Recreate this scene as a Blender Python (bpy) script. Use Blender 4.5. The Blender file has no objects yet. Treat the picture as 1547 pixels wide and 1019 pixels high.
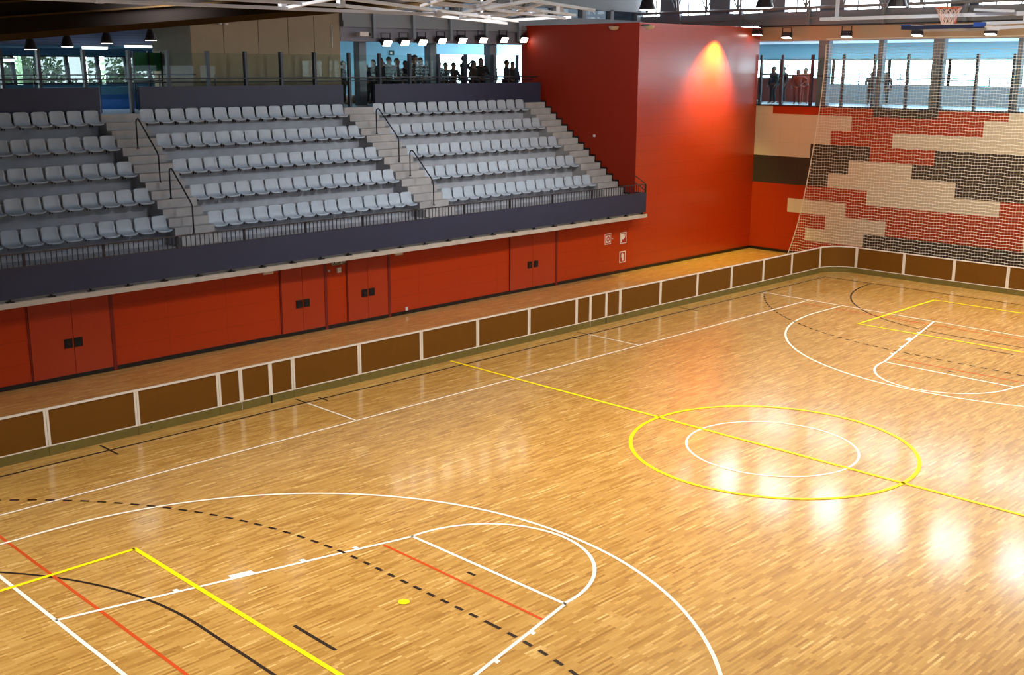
import bpy, bmesh, math, random
from mathutils import Vector, Matrix
random.seed(7)
C = bpy.context.scene.collection
PI = math.pi
ORD = ['first','second','third','fourth','fifth','sixth','seventh','eighth','ninth','tenth','eleventh','twelfth','thirteenth','fourteenth','fifteenth','sixteenth','seventeenth','eighteenth','nineteenth','twentieth']

# ---------------------------------------------------------------- materials
def s2l(c):
    return tuple((v/12.92 if v <= 0.04045 else ((v+0.055)/1.055)**2.4) for v in [x/255 for x in c])
def mat(name, rgb, rough=0.5, metal=0.0, coat=0.0, noise=0.0, nscale=4.0, spec=0.5, emit=None, estr=0.0, lin=False, bump=0.0, coat_rough=0.1):
    m = bpy.data.materials.new(name); m.use_nodes = True
    nt = m.node_tree; b = nt.nodes['Principled BSDF']
    col = rgb if lin else s2l(rgb)
    b.inputs['Base Color'].default_value = (*col, 1)
    b.inputs['Roughness'].default_value = rough
    b.inputs['Metallic'].default_value = metal
    b.inputs['Coat Weight'].default_value = coat
    b.inputs['Coat Roughness'].default_value = coat_rough
    b.inputs['Specular IOR Level'].default_value = spec
    if noise > 0 or bump > 0:
        tc = nt.nodes.new('ShaderNodeTexCoord'); n = nt.nodes.new('ShaderNodeTexNoise')
        n.inputs['Scale'].default_value = nscale; n.inputs['Detail'].default_value = 5
        nt.links.new(tc.outputs['Object'], n.inputs['Vector'])
        if noise > 0:
            r = nt.nodes.new('ShaderNodeMapRange'); r.inputs['From Min'].default_value = .3; r.inputs['From Max'].default_value = .7
            r.inputs['To Min'].default_value = 1-noise; r.inputs['To Max'].default_value = 1+noise
            nt.links.new(n.outputs['Fac'], r.inputs['Value'])
            mx = nt.nodes.new('ShaderNodeVectorMath'); mx.operation = 'SCALE'
            mx.inputs[0].default_value = col
            nt.links.new(r.outputs['Result'], mx.inputs['Scale'])
            nt.links.new(mx.outputs['Vector'], b.inputs['Base Color'])
        if bump > 0:
            bp = nt.nodes.new('ShaderNodeBump'); bp.inputs['Strength'].default_value = bump; bp.inputs['Distance'].default_value = .02
            nt.links.new(n.outputs['Fac'], bp.inputs['Height']); nt.links.new(bp.outputs['Normal'], b.inputs['Normal'])
    if emit:
        b.inputs['Emission Color'].default_value = (*emit, 1); b.inputs['Emission Strength'].default_value = estr
    return m

def floor_mat():
    m = bpy.data.materials.new('parquet'); m.use_nodes = True
    nt = m.node_tree; N = nt.nodes; L = nt.links; b = N['Principled BSDF']
    tc = N.new('ShaderNodeTexCoord')
    def brick(w, h, off, seed):
        mp = N.new('ShaderNodeMapping'); mp.inputs['Location'].default_value = (seed, seed*.37, 0)
        L.new(tc.outputs['Object'], mp.inputs['Vector'])
        k = N.new('ShaderNodeTexBrick'); k.offset = off; k.offset_frequency = 2; k.squash = 1
        k.inputs['Color1'].default_value = (0,0,0,1); k.inputs['Color2'].default_value = (1,1,1,1); k.inputs['Mortar'].default_value = (.25,.25,.25,1)
        k.inputs['Scale'].default_value = 1; k.inputs['Mortar Size'].default_value = 0.0015; k.inputs['Mortar Smooth'].default_value = 0
        k.inputs['Brick Width'].default_value = w; k.inputs['Row Height'].default_value = h
        L.new(mp.outputs['Vector'], k.inputs['Vector']); return k
    k1 = brick(.34, .043, .37, 3.1)
    k2 = brick(1.7, .043, .5, 11.7)
    mixk = N.new('ShaderNodeMix'); mixk.data_type = 'RGBA'; mixk.inputs['Factor'].default_value = .3
    L.new(k1.outputs['Color'], mixk.inputs['A']); L.new(k2.outputs['Color'], mixk.inputs['B'])
    ramp = N.new('ShaderNodeValToRGB'); e = ramp.color_ramp.elements
    e[0].position = 0.02; e[0].color = (*s2l(FL[0]),1)
    e[1].position = 1.0; e[1].color = (*s2l(FL[4]),1)
    for p, c in ((.3, FL[1]), (.55, FL[2]), (.82, FL[3])):
        q = e.new(p); q.color = (*s2l(c),1)
    L.new(mixk.outputs['Result'], ramp.inputs['Fac'])
    # long grain streaks
    mp = N.new('ShaderNodeMapping'); mp.inputs['Scale'].default_value = (1.2, 30, 1)
    L.new(tc.outputs['Object'], mp.inputs['Vector'])
    n = N.new('ShaderNodeTexNoise'); n.inputs['Scale'].default_value = 1.5; n.inputs['Detail'].default_value = 4
    L.new(mp.outputs['Vector'], n.inputs['Vector'])
    r = N.new('ShaderNodeMapRange'); r.inputs['From Min'].default_value = .3; r.inputs['From Max'].default_value = .7
    r.inputs['To Min'].default_value = .93; r.inputs['To Max'].default_value = 1.07
    L.new(n.outputs['Fac'], r.inputs['Value'])
    vm = N.new('ShaderNodeVectorMath'); vm.operation = 'SCALE'
    L.new(ramp.outputs['Color'], vm.inputs[0]); L.new(r.outputs['Result'], vm.inputs['Scale'])
    L.new(vm.outputs['Vector'], b.inputs['Base Color'])
    b.inputs['Roughness'].default_value = .34
    b.inputs['Specular IOR Level'].default_value = .45
    b.inputs['Coat Weight'].default_value = .85; b.inputs['Coat Roughness'].default_value = .125
    n2 = N.new('ShaderNodeTexNoise'); n2.inputs['Scale'].default_value = 1.6; n2.inputs['Detail'].default_value = 2
    L.new(tc.outputs['Object'], n2.inputs['Vector'])
    bp = N.new('ShaderNodeBump'); bp.inputs['Strength'].default_value = .12; bp.inputs['Distance'].default_value = .01
    L.new(n2.outputs['Fac'], bp.inputs['Height']); L.new(bp.outputs['Normal'], b.inputs['Normal']); L.new(bp.outputs['Normal'], b.inputs['Coat Normal'])
    return m
FL = [(166,118,54), (186,139,68), (199,153,80), (211,166,93), (234,197,128)]

def panel_mat(name, rgb, rough, step_z, step_h, coat=0.0, line=0.72, axis='X', off=(0,0)):
    """painted wall panels with thin dark joints"""
    m = bpy.data.materials.new(name); m.use_nodes = True
    nt = m.node_tree; N = nt.nodes; L = nt.links; b = N['Principled BSDF']
    tc = N.new('ShaderNodeTexCoord'); sp = N.new('ShaderNodeSeparateXYZ'); L.new(tc.outputs['Object'], sp.inputs[0])
    def joint(out, step, o):
        a = N.new('ShaderNodeMath'); a.operation = 'ADD'; a.inputs[1].default_value = o + 1000*step; L.new(sp.outputs[out], a.inputs[0])
        q = N.new('ShaderNodeMath'); q.operation = 'MODULO'; q.inputs[1].default_value = step; L.new(a.outputs[0], q.inputs[0])
        g = N.new('ShaderNodeMath'); g.operation = 'GREATER_THAN'; g.inputs[1].default_value = .018; L.new(q.outputs[0], g.inputs[0])
        return g
    g1 = joint('Z', step_z, off[0]); g2 = joint(axis, step_h, off[1])
    mn = N.new('ShaderNodeMath'); mn.operation = 'MINIMUM'; L.new(g1.outputs[0], mn.inputs[0]); L.new(g2.outputs[0], mn.inputs[1])
    r = N.new('ShaderNodeMapRange'); r.inputs['To Min'].default_value = line; r.inputs['To Max'].default_value = 1
    L.new(mn.outputs[0], r.inputs['Value'])
    vm = N.new('ShaderNodeVectorMath'); vm.operation = 'SCALE'; vm.inputs[0].default_value = s2l(rgb)
    L.new(r.outputs['Result'], vm.inputs['Scale']); L.new(vm.outputs['Vector'], b.inputs['Base Color'])
    b.inputs['Roughness'].default_value = rough; b.inputs['Coat Weight'].default_value = coat; b.inputs['Coat Roughness'].default_value = .22; b.inputs['Specular IOR Level'].default_value = .25
    return m

def glass_mat(name, tint, refl=1.0, rough=0.0, tr=None):
    m = bpy.data.materials.new(name); m.use_nodes = True
    nt = m.node_tree; N = nt.nodes; L = nt.links; N.remove(N['Principled BSDF'])
    t = N.new('ShaderNodeBsdfTransparent'); t.inputs['Color'].default_value = (*tint, 1)
    g = N.new('ShaderNodeBsdfGlossy'); g.inputs['Roughness'].default_value = rough
    f = N.new('ShaderNodeFresnel'); f.inputs['IOR'].default_value = 1.5
    mu = N.new('ShaderNodeMath'); mu.operation = 'MULTIPLY'; mu.inputs[1].default_value = refl; 
    ge = N.new('ShaderNodeNewGeometry'); fb = N.new('ShaderNodeMath'); fb.operation = 'SUBTRACT'; fb.inputs[0].default_value = 1; L.new(ge.outputs['Backfacing'], fb.inputs[1])
    m2 = N.new('ShaderNodeMath'); m2.operation = 'MULTIPLY'; L.new(f.outputs[0], m2.inputs[0]); L.new(fb.outputs[0], m2.inputs[1]); L.new(m2.outputs[0], mu.inputs[0])
    mx = N.new('ShaderNodeMixShader'); L.new(mu.outputs[0], mx.inputs[0]); L.new(t.outputs[0], mx.inputs[1]); L.new(g.outputs[0], mx.inputs[2])
    L.new(mx.outputs[0], N['Material Output'].inputs['Surface'])
    return m

M = {}
M['floor'] = floor_mat()
M['red'] = panel_mat('red panel', (178,50,0), .45, .586, 1.8, coat=.45, line=.8, axis='X')
M['red_gloss'] = panel_mat('glossy red panel', (178,50,0), .45, .586, 1.8, coat=1.0, line=.8, axis='X')
M['red_shaded'] = panel_mat('shaded red end panel', (150,34,3), .6, .586, 1.8, coat=.0, line=.9, axis='Y')  # same red panels, darkened for the shade on the end face
M['red_door'] = mat('red door', (172,47,0), .45, coat=.4)
M['red_dark'] = mat('red recess shade and joint', (118,20,6), .5)  # strip tone for the shadow in the door recesses; door joints share it
M['mos_r'] = panel_mat('mosaic red', (172,52,8), .5, .586, .925, line=.85, axis='Y', off=(-.05,.3))
M['mos_w'] = panel_mat('mosaic beige', (214,203,184), .6, .586, .925, line=.9, axis='Y', off=(-.05,.3))
M['mos_g'] = panel_mat('mosaic charcoal', (62,52,46), .6, .586, .925, line=.85, axis='Y', off=(-.05,.3))
M['black'] = mat('black base', (18,12,12), .4)
M['concrete'] = mat('concrete tier', (166,168,176), .75, noise=.14, nscale=2.2, bump=.2)
M['concrete_step'] = mat('concrete step', (170,167,168), .75, noise=.12, nscale=2.0, bump=.2)
M['slab'] = mat('slab edge', (196,184,172), .7, noise=.1, nscale=3)
M['navy'] = mat('navy panel', (46,50,76), .55, noise=.06, nscale=2)
M['steel_dark'] = mat('dark steel', (44,42,52), .35, metal=.3)
M['steel_rail'] = mat('handrail steel', (78,76,84), .3, metal=.6)
M['seat'] = mat('grey seat plastic', (176,186,200), .38, noise=.04, nscale=6)
M['bracket'] = mat('seat bracket', (50,48,58), .5, metal=.4)
M['white_frame'] = mat('white enamel', (232,226,220), .4)
M['board'] = mat('brown board', (112,72,16), .6, spec=.2, noise=.05, nscale=3)
M['board2'] = mat('brown board gloss', (128,84,30), .5, noise=.05, nscale=3)
M['kick'] = mat('olive kickboard', (112,100,48), .5, noise=.08, nscale=4)
M['line_w'] = mat('white line', (244,238,228), .5, coat=0, spec=.25)
M['line_y'] = mat('yellow line', (255,226,6), .5, coat=0, spec=.25)
M['line_k'] = mat('black line', (48,34,26), .5, coat=0, spec=.25)
M['line_r'] = mat('red line', (206,76,24), .5, coat=0, spec=.25)
M['beam'] = mat('grey beam', (118,120,128), .5)
M['lintel'] = mat('beige lintel', (186,160,132), .6)
M['lintel_l'] = mat('grey lintel', (120,118,132), .6)
M['slats'] = panel_mat('grey blue slats', (130,138,172), .6, .09, 50, line=.7)
M['teal_wall'] = mat('teal gallery wall', (70,120,150), .6)
M['cyan_wall'] = mat('pale cyan wall', (160,214,226), .6)
M['gal_floor'] = mat('gallery floor', (150,170,186), .35, coat=.3)
M['gal_ceil'] = mat('white gallery ceiling', (214,222,232), .7)
M['beige_box'] = mat('beige cladding', (146,126,98), .6, noise=.06, nscale=1.5)
M['mull'] = mat('dark mullion', (36,44,62), .4)
M['wall_right'] = mat('far side cladding', (96,88,80), .8)
M['frame'] = mat('grey white tube', (200,205,220), .45)
M['column'] = mat('grey column', (120,128,140), .6)
M['roof_wood'] = mat('dark timber roof', (20,14,11), .9, spec=.1, noise=.15, nscale=1.5)
M['roof_beam'] = mat('brown roof beam', (54,38,16), .8, spec=.1)
M['roof'] = mat('dark roof deck', (84,74,78), .8)
M['glass'] = glass_mat('screen glass', (.9,.95,.94), .4)
M['winglass'] = glass_mat('window glass', (.86,.95,.97), .6)
M['tinted'] = glass_mat('light cutting pane', (.12,.13,.14), .3)  # dark tint cuts the sky glow through the left clerestory
M['soft_glass'] = glass_mat('sky dimming glass', (.30,.31,.31), .5)  # tint only holds down the bright sky behind the trees
M['dim_glass'] = glass_mat('light dimming pane', (.5,.54,.56), .6)  # tint weakens the sky coming through the opposite windows
M['sillwall'] = mat('grey sill wall', (132,136,142), .6)
M['sillred'] = mat('maroon sill wall', (110,50,40), .6)
M['lampbody'] = mat('lamp housing', (52,48,56), .4, metal=.4)
M['lampglow'] = mat('lamp glow', (255,250,235), .4, emit=(1,.93,.8), estr=14)
M['lampglow2'] = mat('soft lamp glow', (255,250,235), .4, emit=(1,.95,.9), estr=5)
M['fluor'] = mat('fluorescent tube', (240,250,255), .4, emit=(.75,.92,1), estr=4)
M['net'] = mat('white net cord', (222,212,196), .8)
M['navypad'] = mat('navy padding', (16,26,60), .5)
M['blue'] = mat('blue padding', (30,70,160), .5)
M['blue_wall'] = mat('blue wall panel', (40,110,190), .5)
M['orange'] = mat('orange rim', (200,84,50), .4)
M['netwhite'] = mat('hoop net cord', (225,190,180), .8)
M['backboard'] = mat('white backboard', (225,228,232), .35)
M['whitebox'] = mat('white plastic', (216,206,204), .5)
M['green'] = mat('green exit sign', (30,120,60), .5)
M['greensign'] = mat('dark green sign', (16,60,40), .5)
M['paint_white'] = mat('sign white', (235,228,214), .5)
M['sign_red'] = mat('sign red', (176,24,18), .5)
M['tree'] = mat('foliage', (84,108,78), .8, noise=.25, nscale=1.0)
M['bark'] = mat('bark', (50,44,38), .9)
M['ground'] = mat('outside paving', (80,84,78), .9)
M['skin'] = mat('skin', (96,66,54), .6)  # skin darkened to the tone of a backlit silhouette
M['hair'] = mat('dark hair', (24,18,16), .6)
CL = [mat('cloth %s' % n, c, .85) for n, c in (('black',(16,16,20)),('navy',(16,22,36)),('charcoal',(26,26,30)),('brown',(34,26,24)),('teal',(20,42,48)),('maroon',(110,38,24)))]  # dark tones push the clothes towards backlit silhouettes

# ---------------------------------------------------------------- mesh helpers
def new(): return bmesh.new()
def box(bm, x0, x1, y0, y1, z0, z1):
    v = [bm.verts.new(p) for p in ((x0,y0,z0),(x1,y0,z0),(x1,y1,z0),(x0,y1,z0),(x0,y0,z1),(x1,y0,z1),(x1,y1,z1),(x0,y1,z1))]
    fs = [bm.faces.new([v[i] for i in f]) for f in ((0,3,2,1),(4,5,6,7),(0,1,5,4),(1,2,6,5),(2,3,7,6),(3,0,4,7))]
    return fs
def tube(bm, pts, r, n=6, caps=True):
    """polyline tube; r number or list"""
    pts = [Vector(p) for p in pts]; rr = r if isinstance(r, (list, tuple)) else [r]*len(pts)
    rings = []; prev = None
    for i, p in enumerate(pts):
        d = (pts[min(i+1,len(pts)-1)] - pts[max(i-1,0)]).normalized()
        if prev is None:
            a = d.cross(Vector((0,0,1)))
            if a.length < .1: a = d.cross(Vector((1,0,0)))
            a.normalize()
        else:
            a = prev - d*prev.dot(d)
            a.normalize()
        prev = a; b = d.cross(a)
        rings.append([bm.verts.new(p + (a*math.cos(2*PI*(k+.5)/n) + b*math.sin(2*PI*(k+.5)/n))*rr[i]) for k in range(n)])
    for i in range(len(rings)-1):
        for k in range(n):
            bm.faces.new((rings[i][k], rings[i][(k+1)%n], rings[i+1][(k+1)%n], rings[i+1][k]))
    if caps and n > 2:
        bm.faces.new(rings[0][::-1]); bm.faces.new(rings[-1])
def sqtube(bm, a, b, w, h=None):
    """rectangular bar between two points, w across, h tall"""
    h = h or w; a = Vector(a); b = Vector(b); d = (b-a).normalized()
    up = Vector((0,0,1))
    s = d.cross(up)
    if s.length < .05: s = Vector((1,0,0)); up = Vector((0,1,0))
    s.normalize(); u = s.cross(d).normalized()
    vs = [[bm.verts.new(p + s*w/2*i + u*h/2*j) for i, j in ((-1,-1),(1,-1),(1,1),(-1,1))] for p in (a, b)]
    for k in range(4): bm.faces.new((vs[0][k], vs[0][(k+1)%4], vs[1][(k+1)%4], vs[1][k]))
    bm.faces.new(vs[0][::-1]); bm.faces.new(vs[1])
def lathe(bm, prof, c=(0,0,0), n=16, rot=None):
    rings = []
    for r, z in prof:
        ring = []
        for k in range(n):
            v = Vector((r*math.cos(2*PI*k/n), r*math.sin(2*PI*k/n), z))
            if rot: v = rot @ v
            ring.append(bm.verts.new(v + Vector(c)))
        rings.append(ring)
    for i in range(len(rings)-1):
        for k in range(n): bm.faces.new((rings[i][k], rings[i][(k+1)%n], rings[i+1][(k+1)%n], rings[i+1][k]))
    bm.faces.new(rings[0][::-1]); bm.faces.new(rings[-1])
def prism(bm, poly, axis, a, b):
    """poly of 2D points extruded along an axis: 'X' poly=(y,z); 'Y' poly=(x,z); 'Z' poly=(x,y)"""
    def P(p, t):
        return {'X':(t,p[0],p[1]), 'Y':(p[0],t,p[1]), 'Z':(p[0],p[1],t)}[axis]
    v0 = [bm.verts.new(P(p,a)) for p in poly]; v1 = [bm.verts.new(P(p,b)) for p in poly]
    n = len(poly)
    bm.faces.new(v0[::-1]); bm.faces.new(v1)
    for k in range(n): bm.faces.new((v0[k], v0[(k+1)%n], v1[(k+1)%n], v1[k]))
def obj(name, bm, m, parent=None, smooth=False, bevel=0, solid=0):
    bmesh.ops.recalc_face_normals(bm, faces=bm.faces)
    me = bpy.data.meshes.new(name); bm.to_mesh(me); bm.free()
    for mm in (m if isinstance(m, list) else [m]): me.materials.append(mm)
    if smooth:
        for p in me.polygons: p.use_smooth = True
    o = bpy.data.objects.new(name, me); C.objects.link(o)
    if parent: o.parent = parent
    if solid:
        s = o.modifiers.new('solid', 'SOLIDIFY'); s.thickness = solid; s.offset = -1
    if bevel:
        s = o.modifiers.new('bevel', 'BEVEL'); s.width = bevel; s.segments = 2; s.limit_method = 'ANGLE'
    return o
def thing(name, label, cat, loc=(0,0,0), rz=0, group=None):
    o = bpy.data.objects.new(name, None); C.objects.link(o); o.empty_display_size = .1
    o.location = loc; o.rotation_euler = (0,0,rz); tag(o, label, cat, group); return o
def tag(o, label, cat, group=None):
    o['label'] = label; o['category'] = cat
    if group: o['group'] = group
    return o
def struct(name, bm, m, parent=None, **k):
    o = obj(name, bm, m, parent, **k)
    if not parent: o['kind'] = 'structure'
    return o
def copy_tree(o, parent=None):
    c = o.copy(); C.objects.link(c)
    if parent: c.parent = parent
    for ch in KIDS.get(o.name, []): 
        d = copy_tree(ch, c)
        if c.name != o.name: KIDS.setdefault(c.name, []).append(d)
    return c
KIDS = {}
def kids(o):
    KIDS[o.name] = [c for c in bpy.data.objects if c.parent == o]
    for c in KIDS[o.name]: kids(c)
    return o

# ================================================================ SETTING
bm = new(); box(bm, -26, 23.06, -18, 15.8, -.2, 0); floor = struct('floor', bm, M['floor'])

# floor markings ------------------------------------------------
class Marks:
    def __init__(s): s.bm = new()
    def line(s, a, b, w=.05, z=.003):
        a = Vector((a[0],a[1],z)); b = Vector((b[0],b[1],z)); d = (b-a).normalized(); n = Vector((-d.y,d.x,0))*w/2
        s.bm.faces.new([s.bm.verts.new(p) for p in (a-n,b-n,b+n,a+n)])
    def poly(s, pts, w=.05, z=.003):
        P = [Vector((p[0],p[1],z)) for p in pts]; L = []
        for i, p in enumerate(P):
            d = (P[min(i+1,len(P)-1)]-P[max(i-1,0)]).normalized(); n = Vector((-d.y,d.x,0))*w/2
            L.append((s.bm.verts.new(p-n), s.bm.verts.new(p+n)))
        for i in range(len(L)-1): s.bm.faces.new((L[i][0],L[i+1][0],L[i+1][1],L[i][1]))
    def dashes(s, pts, w=.05, on=.15, off=.15, z=.003):
        P = [Vector((p[0],p[1],z)) for p in pts]; 
        # resample
        res = []; 
        for a, b in zip(P, P[1:]):
            n = max(1, int((b-a).length/.01))
            for k in range(n): res.append(a.lerp(b, k/n))
        step = (on+off); i = 0; per = int(step/.01); o = int(on/.01)
        while i + o < len(res):
            s.line(res[i], res[i+o], w, z); i += per
    def disc(s, c, r, z=.003, n=24, sx=1):
        s.bm.faces.new([s.bm.verts.new((c[0]+r*sx*math.cos(2*PI*k/n), c[1]+r*math.sin(2*PI*k/n), z)) for k in range(n)])
def arc(cx, cy, rx, a0, a1, n=60, ry=None):
    ry = ry or rx
    return [(cx+rx*math.cos(math.radians(a0+(a1-a0)*k/n)), cy+ry*math.sin(math.radians(a0+(a1-a0)*k/n))) for k in range(n+1)]
W = Marks(); Y = Marks(); K = Marks(); R = Marks(); zw, zy, zk, zr = .006, .009, .003, .0045
# basketball white
W.line((-14.2, 7.72), (14.47, 7.7), .05, zw); W.line((-14.2, -7.7), (14.47, -7.7), .05, zw)
W.line((-14.2, 9.6), (-14.24, -9.6), .06, zw); W.line((14.62, 9.62), (14.22, -3), .05, zw); W.line((14.22,-3), (14.3,-9.6), .05, zw)
W.poly(arc(0,0,1.8,0,360,80), .05, zw)
for s, bx, kx, cx, r3 in ((-1,-14.22,-8.52,-13.0,6.43), (1,14.36,8.48,12.82,6.45)):
    W.poly([(bx, 6.42)] + arc(cx, 0, r3, 90 if s > 0 else 90, 270 if s > 0 else -90) + [(bx, -6.42)], .06, zw)
    W.poly([(bx, 3.1), (kx, 1.77)] , .06, zw); W.poly([(bx, -3.1), (kx, -1.8)], .06, zw)
    W.line((kx, 1.8), (kx, -1.83), .06, zw)
    rx = 1.84 if s < 0 else 1.98
    W.poly(arc(kx, 0, rx, 90, 270 if s > 0 else -90, 50, ry=1.78), .06, zw)
    # lane marks
    for sg in (1, -1):
        for (t0, t1, ww) in ((.30,.314,.1), (.455,.52,.14), (.655,.67,.1), (.818,.832,.1)):
            def P(t, off):
                a = Vector((bx, 3.1*sg)); b = Vector((kx, 1.79*sg)); p = a.lerp(b, t); return (p.x, p.y + sg*off)
            q = [P(t0,0), P(t1,0), P(t1,ww), P(t0,ww)]
            W.bm.faces.new([W.bm.verts.new((x,y,zw+.001)) for x, y in q])
for x in (-5.18, 5.11):
    W.line((x, 7.7), (x, 9.67), .05, zw); K.line((x, 9.69), (x, 10.14), .05, zk)
    W.line((x, -7.7), (x, -9.67), .05, zw)
for x in (-4.7, 4.5): K.line((x, 9.47), (x, 9.86), .05, zk)
for x in (-10.15, 10.33): K.line((x, 9.34), (x, 10.17), .05, zk)
# yellow
Y.line((-.02, 10.22), (-.02, -9.8), .08, zy); Y.poly(arc(0,0,3,0,360,100), .08, zy)
for x0, x1 in ((-12.18, -17.6), (12.33, 17.7)):
    Y.poly([(x1,4.64),(x1,-4.64)], .08, zy); Y.poly([(x0,4.64+.04),(x0,-4.64)], .08, zy)
    Y.line((x0,4.64),(x1,4.64), .08, zy); Y.line((x0,-4.64),(x1,-4.64), .08, zy)
Y.disc((-10.21,-.03), .09, zy)
# black handball
K.line((-19.1, 9.74), (19.06, 9.66), .065, zk); K.line((-19.1, -9.7), (19.06, -9.7), .05, zk)
K.line((19.05, 9.68), (19.05,-9.7), .065, zk); K.line((-19.05, 9.7), (-19.05,-9.7), .05, zk)
K.poly([(-12.8, -1.5), (-12.8, 1.5)] + arc(-18.9, 1.5, 6.1, 0, 90), .055, zk); K.poly([(-12.8,-1.5)] + arc(-18.9, -1.5, 6.1, 0, -90), .055, zk)
K.poly([(12.86,-1.5),(12.9,1.6)] + arc(19.0, 1.6, 6.1, 180, 90), .055, zk); K.poly(arc(19.0,-1.5,6.1,180,270), .055, zk)
K.dashes([(-9.76,-1.5),(-9.76,1.5)] + arc(-19.0, 1.5, 9.24, 0, 62), .06, .17, .15, zk+.004)
K.dashes([(-9.76,-1.5)] + arc(-19.0,-1.5, 9.24, 0, -62), .06, .17, .15, zk+.004)
K.dashes([(9.75,-1.5),(9.83,1.5)] + arc(19.0, 1.5, 9.16, 180, 117), .06, .17, .15, zk+.004)
K.dashes([(9.75,-1.5)] + arc(19.0,-1.5, 9.2, 180, 243), .06, .17, .15, zk+.004)
K.line((-11.82,.52),(-11.82,-.49), .06, zk); K.line((11.86,.62),(11.86,-.42), .06, zk)
K.line((-8.81,.06),(-8.81,-.12), .06, zk); K.line((8.8,.1),(8.8,-.1), .06, zk); K.line((-.0,9.5),(-.02,9.52),.05,zk)
# red
R.line((-13.58, 7.6), (-13.68,-7.6), .055, zr); R.line((-9.1, 1.84), (-9.12,-1.92), .055, zr)
R.line((13.9, 7.6), (13.83,-7.6), .05, zr); R.line((9.0, 1.84), (9.08,-1.84), .05, zr)
for mk, m, nm in ((W,'line_w','white_court_lines'),(Y,'line_y','yellow_court_lines'),(K,'line_k','black_court_lines'),(R,'line_r','red_court_lines')):
    obj(nm, mk.bm, M[m], floor)

# left side: red wall under the stand and the red block beside it
bm = new(); box(bm, -16, 14.8, 15.8, 16.05, 0, 2.2); struct('wall_left', bm, M['red'])
bm = new(); box(bm, 14.8, 23.06, 15.8, 22.1, 0, 9.55)
bmesh.ops.recalc_face_normals(bm, faces=bm.faces)
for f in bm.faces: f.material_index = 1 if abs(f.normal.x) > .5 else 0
struct('wall_left_block', bm, [M['red_gloss'], M['red_shaded']])
bm = new(); box(bm, -16, 23.0, 15.76, 15.8, 0, .11); struct('baseboard_left', bm, M['black'])
# stepped black trim where the last aisle meets the red block
bm = new()
for i in range(-2, 15):
    y = 16.36+.308*i; z = 3.24+.2307*i
    box(bm, 14.775, 14.799, y-.03, y+.32, z-.02, z+.07); box(bm, 14.775, 14.799, y-.03, y+.04, z-.23, z+.0)
struct('trim_1', bm, M['black'])
# doors in the red wall
def wall_door(n, x0, x1, seam, hx):
    bm = new(); box(bm, x0, seam-.006, 15.765, 15.79, .1, 2.2); d = obj('door_%d' % n, bm, M['red_door']); d['kind'] = 'structure'
    bm = new(); box(bm, seam+.006, x1, 15.765, 15.79, .1, 2.2); obj('door_leaf', bm, M['red_door'], d)
    for h in hx:
        bm = new(); box(bm, h-.11, h+.11, 15.745, 15.765, .82, 1.06); hb = obj('handle_plate', bm, M['black'], d)
        bm = new(); box(bm, h-.05, h+.05, 15.73, 15.745, .88, .93); obj('handle_pull', bm, M['steel_dark'], hb)
wall_door(1, -9.2, -7.08, -8.1, (-8.25,-7.98))
wall_door(2, -1.74, -.2, -1.0, (-1.14,-.87))
wall_door(3, .7, 2.28, 1.48, (1.33,1.62))
wall_door(4, 7.85, 10.2, 8.99, (8.83,9.15))
for i, x in enumerate((-7.03,-.15,2.33,10.25)):
    bm = new(); box(bm, x-.05, x+.05, 15.75, 15.8, 0, 2.2); struct('trim_%d' % (i+2), bm, M['red_dark'])  # dark strips stand in for the shadow of the door recesses
for i, x in enumerate((-9.23,-1.77,.67,7.83)):
    bm = new(); box(bm, x-.015, x+.015, 15.77, 15.8, 0, 2.2); struct('trim_%d' % (i+6), bm, M['red_dark'])

# far wall: mosaic of painted panels
YE = [15.8,14.95,13.96,13.02,12.1,11.2,10.29,9.36,8.43,7.55,6.61,5.75,4.84,3.83,2.9,2.0,1.1,.2,-.8,-1.7,-2.6,-3.5,-4.5,-5.4,-6.4,-7.3,-8.2,-9.2,-10.1,-11,-12,-13,-14,-15,-16,-18]
ZE = [0,.64,1.2,1.8,2.39,2.98,3.58,4.16,4.76,5.34,5.96,6.28]
# runs per row (bottom to top): (colour, y where the run ends)
ROWS = [
 [('R',10.29),('G',1.1),('W',-2.6),('R',-18)],
 [('R',13.02),('W',10.29),('G',2.0),('W',-.8),('R',-6.4),('G',-18)],
 [('R',12.1),('W',9.36),('R',3.83),('W',1.1),('R',-4.5),('W',-9.2),('R',-18)],
 [('R',13.96),('W',11.2),('R',2.9),('G',-3.5),('W',-8.2),('R',-18)],
 [('R',10.29),('W',4.84),('R',.2),('G',-5.4),('R',-18)],
 [('G',12.1),('W',6.61),('G',-.8),('W',-6.4),('G',-18)],
 [('G',11.2),('W',8.43),('G',1.1),('R',-3.5),('W',-10.1),('G',-18)],
 [('W',13.02),('G',10.29),('R',7.55),('G',2.0),('W',-4.5),('R',-18)],
 [('W',12.1),('R',9.36),('W',-.8),('R',-7.3),('G',-18)],
 [('W',11.2),('R',5.75),('W',-1.7),('G',-5.4),('R',-18)],
 [('W',14.95),('R',10.29),('G',7.55),('R',4.84),('W',-2.6),('R',-18)]]
bm = new(); xf = 23.06
box(bm, xf+.02, xf+.35, -18, 15.8, 0, 6.28)
for r, runs in enumerate(ROWS):
    y0 = 15.8
    for col, y1 in runs:
        fs = box(bm, xf, xf+.02, y1, y0, ZE[r], ZE[r+1])
        for f in fs: f.material_index = {'W':1,'R':2,'G':3}[col]
        y0 = y1
struct('wall_far', bm, [M['concrete'], M['mos_w'], M['mos_r'], M['mos_g']])
bm = new(); box(bm, xf-.04, xf, -18, 15.76, 0, .11); struct('baseboard_far', bm, M['black'])
bm = new(); box(bm, xf-.03, xf+.45, -18, 15.8, 6.28, 6.34); struct('trim_10', bm, M['steel_dark'])
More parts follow.
